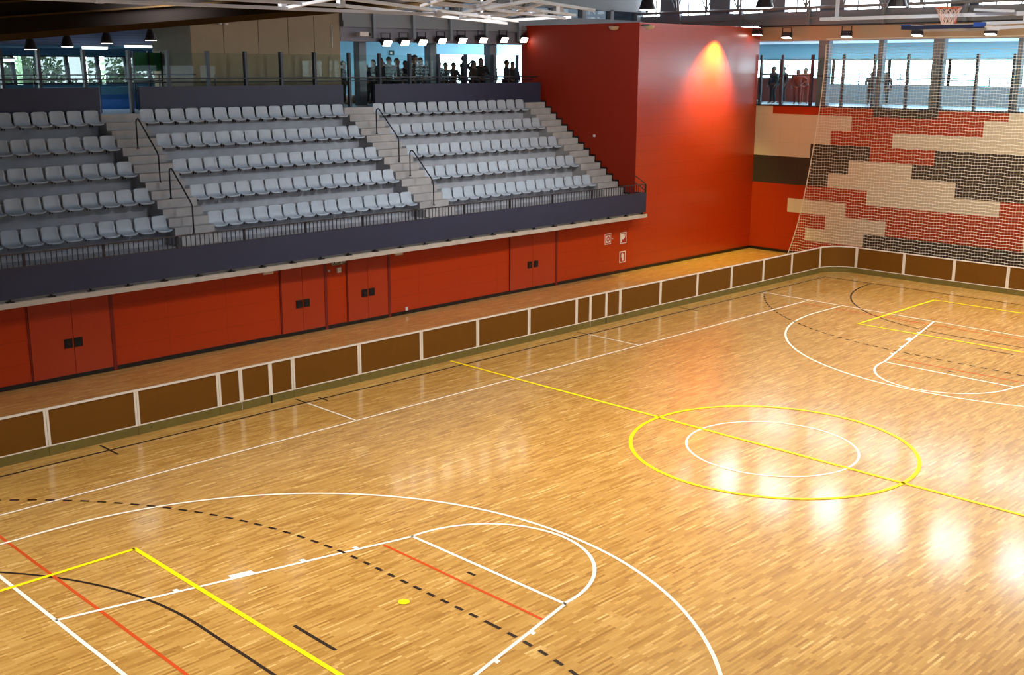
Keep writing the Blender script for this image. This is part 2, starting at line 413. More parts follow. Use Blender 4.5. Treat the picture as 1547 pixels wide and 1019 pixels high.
# far gallery shell
bm = new(); box(bm, xf+.35, 30, -18, 24, 6.1, 6.28); struct('floor_far_gallery', bm, M['gal_floor'])
bm = new(); box(bm, xf+.3, 30, -18, 24, 8.98, 9.1); struct('ceiling_far_gallery', bm, M['gal_ceil'])
bm = new(); box(bm, xf, xf+.3, -18, 15.8, 9.02, 9.62); struct('wall_far_lintel', bm, M['lintel'])
bm = new(); box(bm, xf-.25, xf+.3, -18, 24, 9.62, 10.16); box(bm, xf-.35, xf+.3, -18, 24, 9.86, 9.92); struct('trim_11', bm, M['beam'])
bm = new(); box(bm, xf-.12, xf-.06, -18, 15.8, 9.56, 9.62); struct('trim_12', bm, M['black'])
XW = 29.0
bm = new(); box(bm, XW, XW+.2, -18, 16.0, 6.28, 7.12); struct('wall_far_sill', bm, M['sillwall'])
bm = new(); box(bm, XW, XW+.2, 16.0, 24, 6.28, 7.42); struct('wall_far_sill_end', bm, M['sillred'])
bm = new(); box(bm, XW-.02, XW+.2, -18, 24, 8.28, 9.0); struct('wall_far_header', bm, M['cyan_wall'])
nwin = 1
yy = 24
while yy > -17.9:
    y1 = yy-2.8
    bm = new()
    for a in (yy, y1): box(bm, XW+.02, XW+.14, a-.05, a+.05, 7.1, 8.3)
    box(bm, XW+.04, XW+.1, y1, yy, 7.1, 7.15); box(bm, XW+.04, XW+.1, y1, yy, 8.24, 8.3); box(bm, XW+.04, XW+.08, y1, yy, 7.8, 7.83)
    w = struct('window_%d' % nwin, bm, M['column']); nwin += 1
    bm = new(); box(bm, XW+.06, XW+.07, y1+.05, yy-.05, 7.15, 8.24); obj('window_pane', bm, M['winglass'], w)
    yy = y1
for i, (a, b) in enumerate(((12.66,13.13),(10.24,10.44),(7.72,8.16),(4.74,4.9),(2.1,2.3),(-.5,-.1),(-3.3,-3.1),(-5.9,-5.5),(-8.7,-8.5),(-11.3,-10.9))):
    bm = new(); box(bm, xf+.36, xf+.36+.3, a, b, 6.28, 9.0); struct('trim_%d' % (13+i), bm, M['column'])
bm = new(); box(bm, XW-.1, XW+.3, 24, 24.2, 6.1, 9.1); box(bm, xf+.3, XW+.3, 24, 24.2, 6.1, 9.1); struct('wall_far_gallery_end', bm, M['cyan_wall'])
# stub between the red block and gallery
bm = new(); box(bm, 23.1, 23.4, 15.8, 24.0, 6.28, 6.5); struct('trim_23', bm, M['black'])

# clerestory above the beams: columns between openings that look out to the sky
bm = new()
for y in [15.2-2.76*k for k in range(-3, 12)]: box(bm, xf, xf+.3, y-.55, y+.55, 10.16, 12.0)
box(bm, xf, xf+.3, -18, 22, 12.0, 12.8); struct('wall_far_clerestory', bm, M['beam'])
bm = new()
for k in range(-9, 46): box(bm, xf+.1, xf+.15, 24-k*.93-.02-8, 24-k*.93+.02-8, 10.16, 12.0)
struct('window_60', bm, M['beam'])

# left gallery shell behind the stand
bm = new(); box(bm, -16, 23.06, 20.82, 30.4, 6.27, 6.47); struct('floor_left_gallery', bm, M['gal_floor'])
bm = new(); box(bm, 5.4, 23.06, 22.3, 30.4, 9.0, 9.1); struct('ceiling_left_gallery', bm, M['gal_ceil'])
bm = new(); box(bm, 5.35, 14.8, 22.0, 22.3, 8.78, 9.28); struct('wall_left_lintel', bm, M['lintel_l'])
bm = new(); box(bm, 5.35, 14.8, 21.8, 22.3, 9.28, 9.5); box(bm, 5.35, 14.8, 21.85, 22.3, 9.5, 9.9); box(bm, 14.8, 22.8, 21.85, 22.3, 9.56, 9.96); struct('trim_24', bm, M['beam'])
bm = new()
for x in [5.35+1.9*k for k in range(10)]: box(bm, x-.12, x+.12, 22.0, 22.3, 9.9, 10.4)
box(bm, 5.35, 23.06, 22.0, 22.3, 10.35, 12.8); struct('wall_left_clerestory', bm, M['beam'])
bm = new(); box(bm, 5.35, 23.06, 22.2, 22.21, 9.9, 10.4); struct('window_90', bm, M['tinted'])  # dark pane added to cut the sky haze reflected in the floor
bm = new(); box(bm, -16, 5.35, 26.5, 26.8, 8.55, 9.6); struct('wall_left_slats', bm, M['slats'])
bm = new(); box(bm, -16, 5.35, 26.45, 30.3, 8.50, 8.56); struct('ceiling_left_low', bm, M['teal_wall'])
bm = new(); box(bm, -16, 4.2, 30.0, 30.2, 8.22, 8.6); box(bm, -16, 4.2, 30.0, 30.2, 6.47, 7.2); struct('wall_left_back', bm, M['teal_wall'])
# left gallery windows with slanted mullions
slots = [(-9.5,-7.6),(-7.4,-5.6),(-5.4,-3.3),(-2.95,-2.42),(-2.3,-1.3),(-1.2,-.66),(-.5,-.1),(.2,1.05),(1.2,1.98),(2.1,2.5),(2.6,3.2),(3.3,4.2)]
for i, (a, b) in enumerate(slots):
    bm = new()
    prism(bm, [(b,7.2),(b+.12,7.2),(b+.06,8.25),(b-.06,8.25)], 'Y', 29.95, 30.1)
    box(bm, a, b, 30.0, 30.08, 7.2, 7.24); box(bm, a, b, 30.0, 30.08, 8.2, 8.25)
    w = struct('window_%d' % (61+i), bm, M['mull'])
    bm = new(); box(bm, a+.02, b-.02, 30.04, 30.05, 7.24, 8.2); obj('window_pane', bm, M['soft_glass'], w)
# wall with the pale opening behind the second aisle, columns, big windows on the right part
bm = new(); box(bm, 4.2, 16.8, 30.0, 30.2, 6.47, 9.0); struct('wall_left_inner', bm, M['cyan_wall'])
bm = new(); box(bm, 16.8, 23.06, 30.0, 30.2, 6.47, 6.9); struct('wall_left_low', bm, M['cyan_wall'])
bm = new(); box(bm, 16.8, 23.06, 30.0, 30.2, 8.45, 9.0); struct('wall_left_header', bm, M['cyan_wall'])
for i, (a, b) in enumerate(((16.8,18.9),(18.9,21.0),(21.0,23.06))):
    bm = new(); box(bm, a-.04, a+.04, 30.02, 30.12, 6.9, 8.45); box(bm, a, b, 30.04, 30.1, 7.72, 7.76); box(bm, a, b, 30.04, 30.1, 7.35, 7.38)
    w = struct('window_%d' % (80+i), bm, M['column'])
    bm = new(); box(bm, a+.05, b-.05, 30.06, 30.07, 6.9, 8.45); obj('window_pane', bm, M['winglass'], w)
for i, (a, b) in enumerate(((6.58,6.9),(10.07,10.4),(13.33,13.75))):
    bm = new(); box(bm, a, b, 22.5, 22.85, 6.47, 9.0); struct('trim_%d' % (30+i), bm, M['column'])
bm = new(); box(bm, 7.2, 7.6, 25.9, 26.2, 6.47, 9.0); struct('trim_34', bm, M['gal_ceil'])
# blue reception wall glimpsed through the aisle openings
bm = new(); box(bm, -4.6, -.6, 24.6, 24.7, 6.47, 6.95); struct('wall_left_blue', bm, M['blue_wall'])
bm = new(); box(bm, -4.6, -.6, 24.55, 24.75, 6.95, 7.2); struct('trim_35', bm, M['teal_wall'])
bm = new(); box(bm, 5.6, 9.2, 24.2, 24.3, 6.47, 6.78); struct('trim_36', bm, M['lintel'])
# beige clad volume in the gallery
bm = new()
pts = [(-.66,22.0),(5.32,22.0),(5.32,24.6),(4.6,25.4),(.2,25.4),(-.66,24.6)]
prism(bm, pts, 'Z', 6.47, 10.4); struct('wall_left_box', bm, M['beige_box'])
bm = new()
for x in (.55,1.9,3.1,4.2): box(bm, x, x+.012, 21.992, 22.0, 8.3, 9.6)
struct('trim_37', bm, M['roof_beam'])
bm = new(); box(bm, 4.95, 4.975, 21.97, 22.0, 8.55, 9.35); struct('trim_38', bm, M['fluor'] if False else M['gal_ceil'])
# left end
bm = new(); box(bm, -16.2, -16, 15.8, 30.4, 0, 10); struct('wall_near_left', bm, M['teal_wall'])

# roof over the stand: dark timber, rising towards the middle of the hall
bm = new()
def zr_(x): return 8.95 + .098*(x+6.75)
prism(bm, [(-16,zr_(-16)),(5.35,zr_(5.35)),(5.35,zr_(5.35)+.15),(-16,zr_(-16)+.15)], 'Y', 8.5, 26.5); struct('ceiling_stand', bm, M['roof_wood'])
bm = new()
for y in (21.95, 18.6, 15.2, 11.8, 8.55):
    prism(bm, [(-16,zr_(-16)-.12),(5.35,zr_(5.35)-.12),(5.35,zr_(5.35)),(-16,zr_(-16))], 'Y', y, y+.16)
for o_ in (.27, .52, .8):
    prism(bm, [(-26,zr_(-26)+o_),(5.35,zr_(5.35)+o_),(5.35,zr_(5.35)+o_+.03),(-26,zr_(-26)+o_+.03)], 'Y', 8.22, 8.3)
struct('trim_39', bm, M['roof_beam'])
# main roof, side wall behind the camera and near wall (outside the frame)
bm = new(); box(bm, -26, 23.4, -18.2, 22.3, 12.8, 13.0); struct('ceiling', bm, M['roof'])
bm = new(); prism(bm, [(-26,zr_(-26)),(5.35,zr_(5.35)),(5.35,12.8),(-26,12.8)], 'Y', 8.3, 8.5); struct('wall_stand_upper', bm, M['roof_wood'])
bm = new(); box(bm, -26.2, -26, -18, 30, 0, 13); struct('wall_near', bm, M['concrete'])
bm = new(); box(bm, -26, 23.1, -18.2, -18, 0, 6.9); box(bm, -26, 23.1, -18.2, -18, 7.9, 13)
for k in range(18): box(bm, -26+2.8*k-.2, -26+2.8*k+.2, -18.2, -18, 6.6, 12)
box(bm, 23.1, 30, -18.2, -18, 0, 13); struct('wall_right', bm, M['wall_right'])
bm = new(); box(bm, -26, 23.1, -18.12, -18.11, 6.9, 7.9); struct('window_91', bm, M['dim_glass'])  # unseen pane added to dim daylight and its reflection in the screen
bm = new(); box(bm, -40, 22, 30.4, 75, -.2, 0); struct('ground', bm, M['ground'])

# ================================================================ GRANDSTAND
st = thing('grandstand', 'stepped grey concrete grandstand carrying the rows of grey seats above the red wall', 'grandstand', (2,16.2,2.2))
def W2(o): o.matrix_parent_inverse = st.matrix_world.inverted(); return o
off = Vector((-2,-16.2,-2.2))
def part(name, bm, m, p, o=off, **k):
    bmesh.ops.translate(bm, vec=o, verts=bm.verts); return obj(name, bm, m, p, **k)
BL = [(-15.9,-4.55),(-3.3,4.45),(5.75,13.6)]
for a, b in BL:
    poly = [(15.9,2.4),(16.22-.02,2.4)]
    poly = [(15.4,2.4),(16.22,2.4)]
    bm = new(); P = [(16.0,2.4)]
    for k in range(5): P += [(16.22+.92*k if k else 16.0, 2.97+.7*k)]; P += [(16.22+.92*(k+1), 2.97+.7*k)]
    P += [(20.82,6.46),(20.94,6.46),(20.94,2.4)]
    prism(bm, P, 'X', a, b); part('seat_tier', bm, M['concrete'], st)
for a, b in ((-4.55,-3.3),(4.45,5.75),(13.6,14.77)):
    P = [(15.74,2.4)]
    for i in range(-2, 15):
        y = 16.36+.308*i; z = 3.24+.2307*i
        P += [(y, z-.2307),(y, z)]
    P += [(20.82,z),(20.82,2.4)]
    # drop duplicates
    Q = [P[0]]
    for p in P[1:]:
        if (abs(p[0]-Q[-1][0])+abs(p[1]-Q[-1][1])) > 1e-4: Q.append(p)
    bm = new(); prism(bm, Q, 'X', a, b); part('step_flight', bm, M['concrete_step'], st)
bm = new(); box(bm, -15.9, 14.8, 15.36, 16.02, 2.2, 2.42); part('walkway', bm, M['concrete_step'], st)
bm = new(); box(bm, -15.9, 14.86, 15.2, 15.36, 2.17, 2.30); box(bm, -15.9, 14.86, 15.36, 15.8, 2.17, 2.2); part('slab_edge', bm, M['slab'], st)
for i in range(26):
    x = 14.7-1.02*i; bm = new()
    box(bm, x-.02, x+.02, 15.3, 15.34, 2.3, 2.5); box(bm, x-.09, x+.09, 15.24, 15.36, 2.3, 2.32)
    part('fascia_bracket', bm, M['black'], st)
# fascia and its railing
fb = thing('balcony_fascia', 'long dark navy board along the front edge of the grandstand', 'fascia board', (2,15.28,2.37))
o2 = Vector((-2,-15.28,-2.37))
bm = new(); box(bm, -15.9, 14.84, 15.25, 15.30, 2.38, 3.13); part('front_board', bm, M['navy'], fb, o2)
bm = new(); box(bm, 14.79, 14.84, 15.30, 15.8, 2.38, 3.13); part('end_board', bm, M['navy'], fb, o2)
rl = thing('balcony_railing', 'dark metal railing with thin balusters on top of the navy fascia', 'railing', (2,15.28,3.13))
o3 = Vector((-2,-15.28,-3.13))
rp = [-13.4,-11.4,-9.36,-7.33,-5.27,-3.2,-1.13,.97,3.09,5.2,7.33,9.49,11.64]
bm = new(); box(bm, -15.9, 14.84, 15.26, 15.31, 3.45, 3.48); tube(bm, [(14.81,15.28,3.46),(14.81,15.85,3.78)], .02); part('top_rail', bm, M['steel_rail'], rl, o3)
bm = new(); box(bm, -15.9, 14.84, 15.265, 15.305, 3.13, 3.15); tube(bm, [(14.81,15.28,3.2),(14.81,15.85,3.52)], .02); part('bottom_rail', bm, M['steel_rail'], rl, o3)
for x in rp + [14.81]:
    bm = new(); box(bm, x-.03, x+.03, 15.26, 15.31, 3.13, 3.47); part('post', bm, M['steel_dark'], rl, o3)
for a, b in zip(rp, rp[1:] + [14.8]):
    bm = new(); n = int((b-a)/.135)
    for k in range(1, n): x = a+(b-a)*k/n; box(bm, x-.008, x+.008, 15.275, 15.295, 3.14, 3.46)
    part('baluster_infill', bm, M['steel_dark'], rl, o3)

# ---------------------------------------------------------------- seats
def make_seat():
    t = bpy.data.objects.new('stadium_seat', None); C.objects.link(t)
    prof = [(0,-.045),(.012,-.012),(.05,.0),(.14,-.012),(.24,-.008),(.30,.02),(.335,.07),(.36,.15),(.385,.25),(.40,.345),(.405,.375),(.425,.38)]
    bm = new(); rows = []
    nu = 10
    for i, (y, z) in enumerate(prof):
        row = []
        back = max(0, min(1, (i-5)/3))
        for k in range(nu+1):
            u = -1+2*k/nu
            wd = .236 - (.02 if i in (0,11) else 0) - (.012*back)
            x = wd*u
            # rounded corners at the top and the front lip
            zc = z; yc = y
            e = max(0, abs(u)-.7)/.3
            if i >= 9: zc -= .03*e*e
            if i <= 1: yc += .03*e*e
            # sides curl up and forward
            zc += .028*(1-back)*abs(u)**4
            yc -= .035*back*abs(u)**3
            row.append(bm.verts.new((x, yc, zc)))
        rows.append(row)
    for i in range(len(rows)-1):
        for k in range(nu): bm.faces.new((rows[i][k], rows[i][k+1], rows[i+1][k+1], rows[i+1][k]))
    obj('seat_shell', bm, M['seat'], t, smooth=True, solid=.014)
    bm = new(); box(bm, -.06, .06, .1, .42, -.04, -.02); 
    prism(bm, [(.08,-.05),(.36,-.05),(.42,-.13),(.42,-.05)], 'X', -.05, -.03); prism(bm, [(.08,-.05),(.36,-.05),(.42,-.13),(.42,-.05)], 'X', .03, .05)
    obj('support_bracket', bm, M['bracket'], t)
    return t
seat0 = make_seat(); kids(seat0); first = True
rown = ['front row','second row up','third row up','fourth row up','top row']
lim = [-10.6,-10.0,-9.4,-8.8,-8.2]
for k in range(5):
    for bi, (a, b) in enumerate(BL):
        n = 15; bw = 7.8; a2 = b-bw if bi == 0 else a; w = (b-a2)/n
        if bi == 0: n = 22
        for j in range(n):
            if bi == 0:
                x = b-(j+.5)*w
                if x < lim[k]: continue
                lab = 'grey plastic stadium seat, %s to the left of the left aisle, %s' % (ORD[j], rown[k]) 
                grp = 'seats of the left block'
            else:
                x = a2+(j+.5)*w
                lab = 'grey plastic stadium seat, %s to the right of the %s aisle, %s' % (ORD[j], ('left','middle')[bi-1], rown[k])
                grp = ('seats of the middle block','seats of the right block')[bi-1]
            o = seat0 if first else copy_tree(seat0); first = False
            o.location = (x, 16.72+.92*k, 3.42+.7*k)
            o.rotation_euler = (0,0,random.uniform(-.02,.02))
            tag(o, lab, 'seat', grp)

# aisle handrails
def handrail(x, y0, y1, where):
    z0 = 3.24+.75*(y0-16.36)-.05; z1 = 3.24+.75*(y1-16.36)-.05
    t = thing('aisle_handrail', 'bent dark steel handrail standing in the %s' % where, 'handrail', (x, y0, z0))
    bm = new(); h = .88
    P = [(0,0,0),(0,0,h-.1),(0,-.03,h-.03),(0,-.12,h),(0,-.2,h-.05),(0,y1-y0+.06,z1-z0+h-.02),(0,y1-y0,z1-z0+h-.12),(0,y1-y0,z1-z0)]
    tube(bm, P, .022, 8); obj('bent_rail', bm, M['steel_dark'], t, smooth=True)
    for p in (P[0], P[-1]):
        bm = new(); lathe(bm, [(.05,0),(.05,.02),(.03,.03)], p, 10); obj('foot_plate', bm, M['steel_dark'], t)
handrail(-4.07, 19.45, 18.24, 'upper half of the left aisle'); handrail(-4.07, 17.67, 16.5, 'lower half of the left aisle')
handrail(4.97, 19.55, 18.34, 'upper half of the middle aisle'); handrail(4.97, 17.76, 16.56, 'lower half of the middle aisle')

# navy parapets behind the top row
for a, b, w in ((-15.9,-4.42,'behind the top row of the left seat block'),(-3.12,4.62,'behind the top row of the middle seat block'),(6.05,14.79,'behind the top row of the right seat block')):
    bm = new(); box(bm, a, b, 20.95, 21.08, 6.47, 7.26); tag(obj('parapet_panel', bm, M['navy']), 'solid dark navy parapet %s' % w, 'parapet')

# glass screen with posts and handrail on the left gallery
gs = thing('glass_screen', 'clear glass guard screen with tall dark posts behind the navy parapets', 'glass screen', (2,21.2,6.47)); o4 = Vector((-2,-21.2,-6.47))
px = [-9.9,-8.5,-7.12,-6.05,-4.69,-3.26,-1.96,-.56,.84,2.24,3.62,5.11,6.49,7.93,9.35,10.79,12.23,13.66]
for x in px:
    bm = new(); box(bm, x-.045, x+.045, 21.16, 21.3, 6.47, 8.36); part('post', bm, M['mull'], gs, o4)
for a, b in zip(px, px[1:]):
    bm = new(); box(bm, a+.05, b-.05, 21.19, 21.205, 6.9, 8.3); part('glass_pane', bm, M['glass'], gs, o4)
bm = new(); tube(bm, [(-15.9,21.12,7.5),(14.79,21.12,7.5)], .025); tube(bm, [(-15.9,21.4,7.38),(14.79,21.4,7.38)], .02); part('hand_rail', bm, M['steel_dark'], gs, o4)
# inner railing
ir = thing('gallery_railing', 'thin dark railing on the gallery behind the glass screen', 'railing', (2,21.9,6.47))
bm = new(); tube(bm, [(-15.9,21.75,7.62),(-.7,21.75,7.62)], .018); tube(bm, [(-15.9,21.75,7.5),(-.7,21.75,7.5)], .012); part('rail', bm, M['steel_dark'], ir, Vector((-2,-21.9,-6.47)))
for k in range(8):
    bm = new(); box(bm, -14+2*k-.015, -14+2*k+.015, 21.74, 21.77, 6.47, 7.62); part('post', bm, M['steel_dark'], ir, Vector((-2,-21.9,-6.47)))
ir = thing('window_railing', 'thin horizontal railing in front of the bright windows behind the standing people', 'railing', (17,29.3,6.47))
bm = new(); [tube(bm, [(11.6,29.3,z),(22.9,29.3,z)], .018) for z in (7.0,7.3,7.6)]; part('rail', bm, M['steel_dark'], ir, Vector((-17,-29.3,-6.47)))
for k in range(8):
    bm = new(); box(bm, 11.6+1.55*k-.02, 11.6+1.55*k+.02, 29.28, 29.32, 6.47, 7.6); part('post', bm, M['steel_dark'], ir, Vector((-17,-29.3,-6.47)))

# far gallery glass screen
gf = thing('glass_screen', 'glass guard screen with tall dark posts above the mosaic wall', 'glass screen', (23.1,5,6.34)); o5 = Vector((-23.1,-5,-6.34))
py = [15.68,14.62,13.2,11.76,10.38,8.97,7.6,6.22,4.85,3.45,2.05,.65,-.75,-2.15,-3.55,-4.95,-6.35,-7.75]
for y in py:
    bm = new(); box(bm, 23.06, 23.18, y-.05, y+.05, 6.34, 8.42); part('post', bm, M['mull'], gf, o5)
for a, b in zip(py, py[1:]):
    bm = new(); box(bm, 23.11, 23.125, b+.05, a-.05, 6.36, 8.3); part('glass_pane', bm, M['glass'], gf, o5)
bm = new(); tube(bm, [(23.2,-7.7,7.5),(23.2,12.6,7.5)], .018); tube(bm, [(23.2,-7.7,7.34),(23.2,12.6,7.34)], .012); tube(bm, [(23.2,12.7,7.56),(23.2,15.7,7.6)], .03); part('hand_rail', bm, M['steel_dark'], gf, o5)
fr = thing('window_railing', 'thin railing along the far gallery windows above the mosaic wall', 'railing', (28.4,3,6.28)); o6 = Vector((-28.4,-3,-6.28))
bm = new(); [tube(bm, [(28.6,-17,z),(28.6,23,z)], .018) for z in (7.38,7.62)]; part('rail', bm, M['column'], fr, o6)
for k in range(20):
    bm = new(); box(bm, 28.58, 28.62, 22-2*k-.02, 22-2*k+.02, 6.28, 7.62); part('post', bm, M['column'], fr, o6)

# ================================================================ RINK BARRIER
def barrier(name_where, L, extra=(), kind='straight', sub=0):
    """module along local x from 0..L, outer face towards -y"""
    t = thing('rink_barrier_module', '', 'rink barrier')
    bm = new(); box(bm, .004, L-.004, -.02, .03, 0, .2); obj('kickboard', bm, M['kick'], t)
    bm = new(); box(bm, .03, L-.03, -.005, .012, .21, .99); obj('board_panel', bm, M['board'], t)
    bm = new()
    box(bm, 0, L, -.025, .035, .985, 1.02); box(bm, .0, L, -.02, .02, .2, .222)
    box(bm, .004, .055, -.022, .03, .2, .99); box(bm, L-.055, L-.004, -.022, .03, .2, .99)
    obj('white_frame', bm, M['white_frame'], t)
    for e in extra:
        bm = new(); box(bm, e-.05, e+.05, -.022, .03, .2, .99); box(bm, e-.006, e+.006, -.026, -.021, .02, .2); obj('gate_stile', bm, M['white_frame'], t)
    if extra:
        bm = new(); box(bm, extra[-1]-.02, extra[-1]+.02, -.028, -.021, .0, .2); obj('gate_gap', bm, M['black'], t)
    for x in (.3, L-.3):
        bm = new(); box(bm, x-.012, x+.012, -.026, -.02, .1, .124); obj('bolt', bm, M['steel_rail'], t)
    for x in (.25, L-.25):
        bm = new(); prism(bm, [(.03,0),(.35,0),(.35,.03),(.03,.7)], 'X', x-.02, x+.02); obj('back_brace', bm, M['steel_rail'], t)
    return t
ys = 10.28
bx = [-15.3,-13.25,-11.2,-9.21,-7.18,-5.14,-3.11,-1.03,1.05,3.13,5.22,7.31,9.4,11.47,13.53,15.58,17.54,19.63]
names = []
for i, (a, b) in enumerate(zip(bx, bx[1:])):
    if i == 0: continue
    ex = ()
    if abs(a+7.18) < .01: ex = (.58, 1.40)
    if abs(a-5.22) < .01: ex = (.65, 1.41)
    t = barrier('', b-a, ex); t.location = (a, ys, 0)
    m = (a+b)/2
    if ex: lab = 'brown rink barrier module with a gate between white stiles, %s the yellow halfway line' % ('left of' if m < 0 else 'right of')
    elif a < 0 < b: lab = 'brown rink barrier module where the yellow halfway line ends'
    elif m < 0:
        n = [q for q in range(len(bx)-1) if bx[q+1] < 0][::-1].index(i)
        lab = 'brown white-framed rink barrier module, %s to the left of the halfway line one' % ORD[n]
    else:
        n = [q for q in range(len(bx)-1) if bx[q] > 0].index(i)
        lab = 'brown white-framed rink barrier module, %s to the right of the halfway line one' % ORD[n]
    tag(t, lab, 'rink barrier', 'rink barrier along the stand side')
by = [9.26,7.28,5.31,3.33,1.33,-.65,-2.63,-4.61]
for i, (a, b) in enumerate(zip(by, by[1:])):
    t = barrier('', a-b); t.location = (20.65, a, 0); t.rotation_euler = (0,0,-PI/2)
    tag(t, 'brown white-framed rink barrier module before the mosaic wall, %s from the curved corner' % ORD[i], 'rink barrier', 'rink barrier along the mosaic wall')
# curved corner
t = thing('rink_barrier_corner', 'curved brown rink barrier module in the far corner of the court', 'rink barrier', (19.63,9.26,0))
def arcwall(bm, r0, r1, z0, z1, a0=0, a1=90, n=20):
    for k in range(n):
        A = math.radians(a0+(a1-a0)*k/n); B = math.radians(a0+(a1-a0)*(k+1)/n)
        prism(bm, [(r0*math.cos(A),r0*math.sin(A)),(r1*math.cos(A),r1*math.sin(A)),(r1*math.cos(B),r1*math.sin(B)),(r0*math.cos(B),r0*math.sin(B))], 'Z', z0, z1)
bm = new(); arcwall(bm, 1.0, 1.05, 0, .2); obj('kickboard', bm, M['kick'], t)
bm = new(); arcwall(bm, 1.012, 1.03, .21, .99); obj('board_panel', bm, M['board'], t)
bm = new(); arcwall(bm, .995, 1.055, .985, 1.02); arcwall(bm, 1.0, 1.04, .2, .222); arcwall(bm, .998, 1.05, .2, .99, 0, 3, 2); arcwall(bm, .998, 1.05, .2, .99, 87, 90, 2); obj('white_frame', bm, M['white_frame'], t)

# ================================================================ SIGNS AND WALL FITTINGS
def sign(name, label, cat, x, z, w, h, m, y=15.8, extra=None, d=.02):
    t = thing(name, label, cat, (x, y, z-h/2))
    bm = new(); box(bm, -w/2, w/2, -d, 0, 0, h); obj('plate', bm, m, t)
    return t
def rect(bm, x0, x1, z0, z1, d=.024): box(bm, x0, x1, -d, -.02, z0, z1)
t = sign('fire_sign', 'small square red and white fire alarm sign on the red wall', 'sign', 13.2, 1.42, .36, .42, M['paint_white'])
bm = new(); rect(bm, -.16,.16,.03,.39); obj('red_field', bm, M['sign_red'], t)
bm = new(); rect(bm, -.12,.12,.07,.35,.027); obj('white_field', bm, M['paint_white'], t)
bm = new()
for r0, r1, dd in ((.055,.1,.03),):
    for k in range(20):
        A=2*PI*k/20; B=2*PI*(k+1)/20
        prism(bm, [(r0*math.cos(A),.21+r0*math.sin(A)),(r1*math.cos(A),.21+r1*math.sin(A)),(r1*math.cos(B),.21+r1*math.sin(B)),(r0*math.cos(B),.21+r0*math.sin(B))], 'Y', -.03, -.02)
prism(bm, [(.025*math.cos(2*PI*k/12), .21+.03*math.sin(2*PI*k/12)) for k in range(12)], 'Y', -.03, -.02)
obj('alarm_symbol', bm, M['sign_red'], t)
t = sign('fire_sign', 'red and white fire hose sign, upper of the two signs beside the alarm sign', 'sign', 14.13, 1.37, .38, .44, M['paint_white'])
bm = new(); rect(bm, -.16,.16,.03,.41); obj('red_field', bm, M['sign_red'], t)
bm = new(); rect(bm, -.16,.03,.17,.39,.027); rect(bm, -.1,.08,.2,.3,.0275); rect(bm, .06,.1,.26,.38,.027); rect(bm, -.15,-.09,.06,.17,.0272); obj('hose_symbol', bm, M['paint_white'], t)
t = sign('fire_sign', 'red and white fire extinguisher sign, lower of the two signs beside the alarm sign', 'sign', 14.11, .62, .36, .44, M['paint_white'])
bm = new(); rect(bm, -.145,.145,.035,.405); obj('red_field', bm, M['sign_red'], t)
bm = new(); rect(bm, -.04,.05,.07,.34,.027); rect(bm, -.07,.02,.34,.37,.027); rect(bm, -.08,-.05,.2,.34,.0272); obj('extinguisher_symbol', bm, M['paint_white'], t)
bm = new(); box(bm, -.02,.02,-.03,0,-.02,.02); t = obj('push_button', bm, M['whitebox']); t.location = (13.47,15.8,1.41); tag(t, 'tiny white button beside the round fire alarm sign', 'button')
bm = new(); box(bm, -.05,.05,-.03,0,-.06,.06); t = obj('wall_socket', bm, M['whitebox'], bevel=.008); t.location = (3.06,15.8,.16); tag(t, 'small white socket low on the red wall', 'socket')
bm = new(); box(bm, -.05,.05,-.05,0,-.05,.05); t = obj('wall_detector', bm, M['whitebox'], bevel=.01); t.location = (14.8,17.95,4.9+.3); t.rotation_euler=(0,0,-PI/2); tag(t, 'small white fitting on the dark red side wall beside the stairs', 'wall fitting')
for x, w in ((-2.17,'left of the exit sign'),(2.75,'right of the exit sign')):
    t = thing('emergency_light', 'white rectangular emergency light under the stand %s' % w, 'emergency light', (x,15.8,1.98))
    bm = new(); box(bm, -.17,.17,-.06,0,0,.16); obj('housing', bm, M['whitebox'], t, bevel=.008)
    bm = new(); box(bm, -.15,.15,-.065,-.06,.02,.12); obj('diffuser', bm, M['paint_white'], t)
t = thing('exit_sign', 'green exit sign reading SORTIDA hung under the stand', 'exit sign', (.3,15.7,1.97))
bm = new(); box(bm, -.26,.26,-.015,.015,0,.16); obj('plate', bm, M['greensign'], t)
bm = new(); box(bm, -.25,.25,-.018,-.015,.125,.15); box(bm, -.25,.25,-.018,-.015,.01,.02); box(bm,-.005,.005,0,.1,.16,.2); obj('border', bm, M['lintel'], t)
cu = bpy.data.curves.new('lettering', 'FONT'); cu.body = 'SORTIDA'; cu.size = .13; cu.align_x = 'CENTER'; cu.extrude = .002
tx = bpy.data.objects.new('lettering', cu); C.objects.link(tx); cu.materials.append(M['paint_white'])
bpy.context.view_layer.update()
me = bpy.data.meshes.new_from_object(tx.evaluated_get(bpy.context.evaluated_depsgraph_get())); bpy.data.objects.remove(tx)
tx = bpy.data.objects.new('lettering', me); C.objects.link(tx); tx.parent = t; tx.location = (0,-.02,.035); tx.rotation_euler = (PI/2,0,0)
bm = new(); box(bm, -.07,.07,-.08,0,0,.16); t = obj('speaker_box', bm, M['whitebox'], bevel=.01); t.location = (.36,15.8,1.72); tag(t, 'small white box on the red wall under the exit sign', 'wall fitting')
bm = new(); lathe(bm, [(.01,0),(.035,.01),(.035,.05),(.01,.07)], (0,-.05,0), 10); box(bm,-.01,.01,-.04,0,.02,.05); t = obj('dome_camera', bm, M['whitebox']); t.location = (-.02,15.8,1.78); tag(t, 'tiny pale dome fitting left of the exit sign', 'wall fitting')

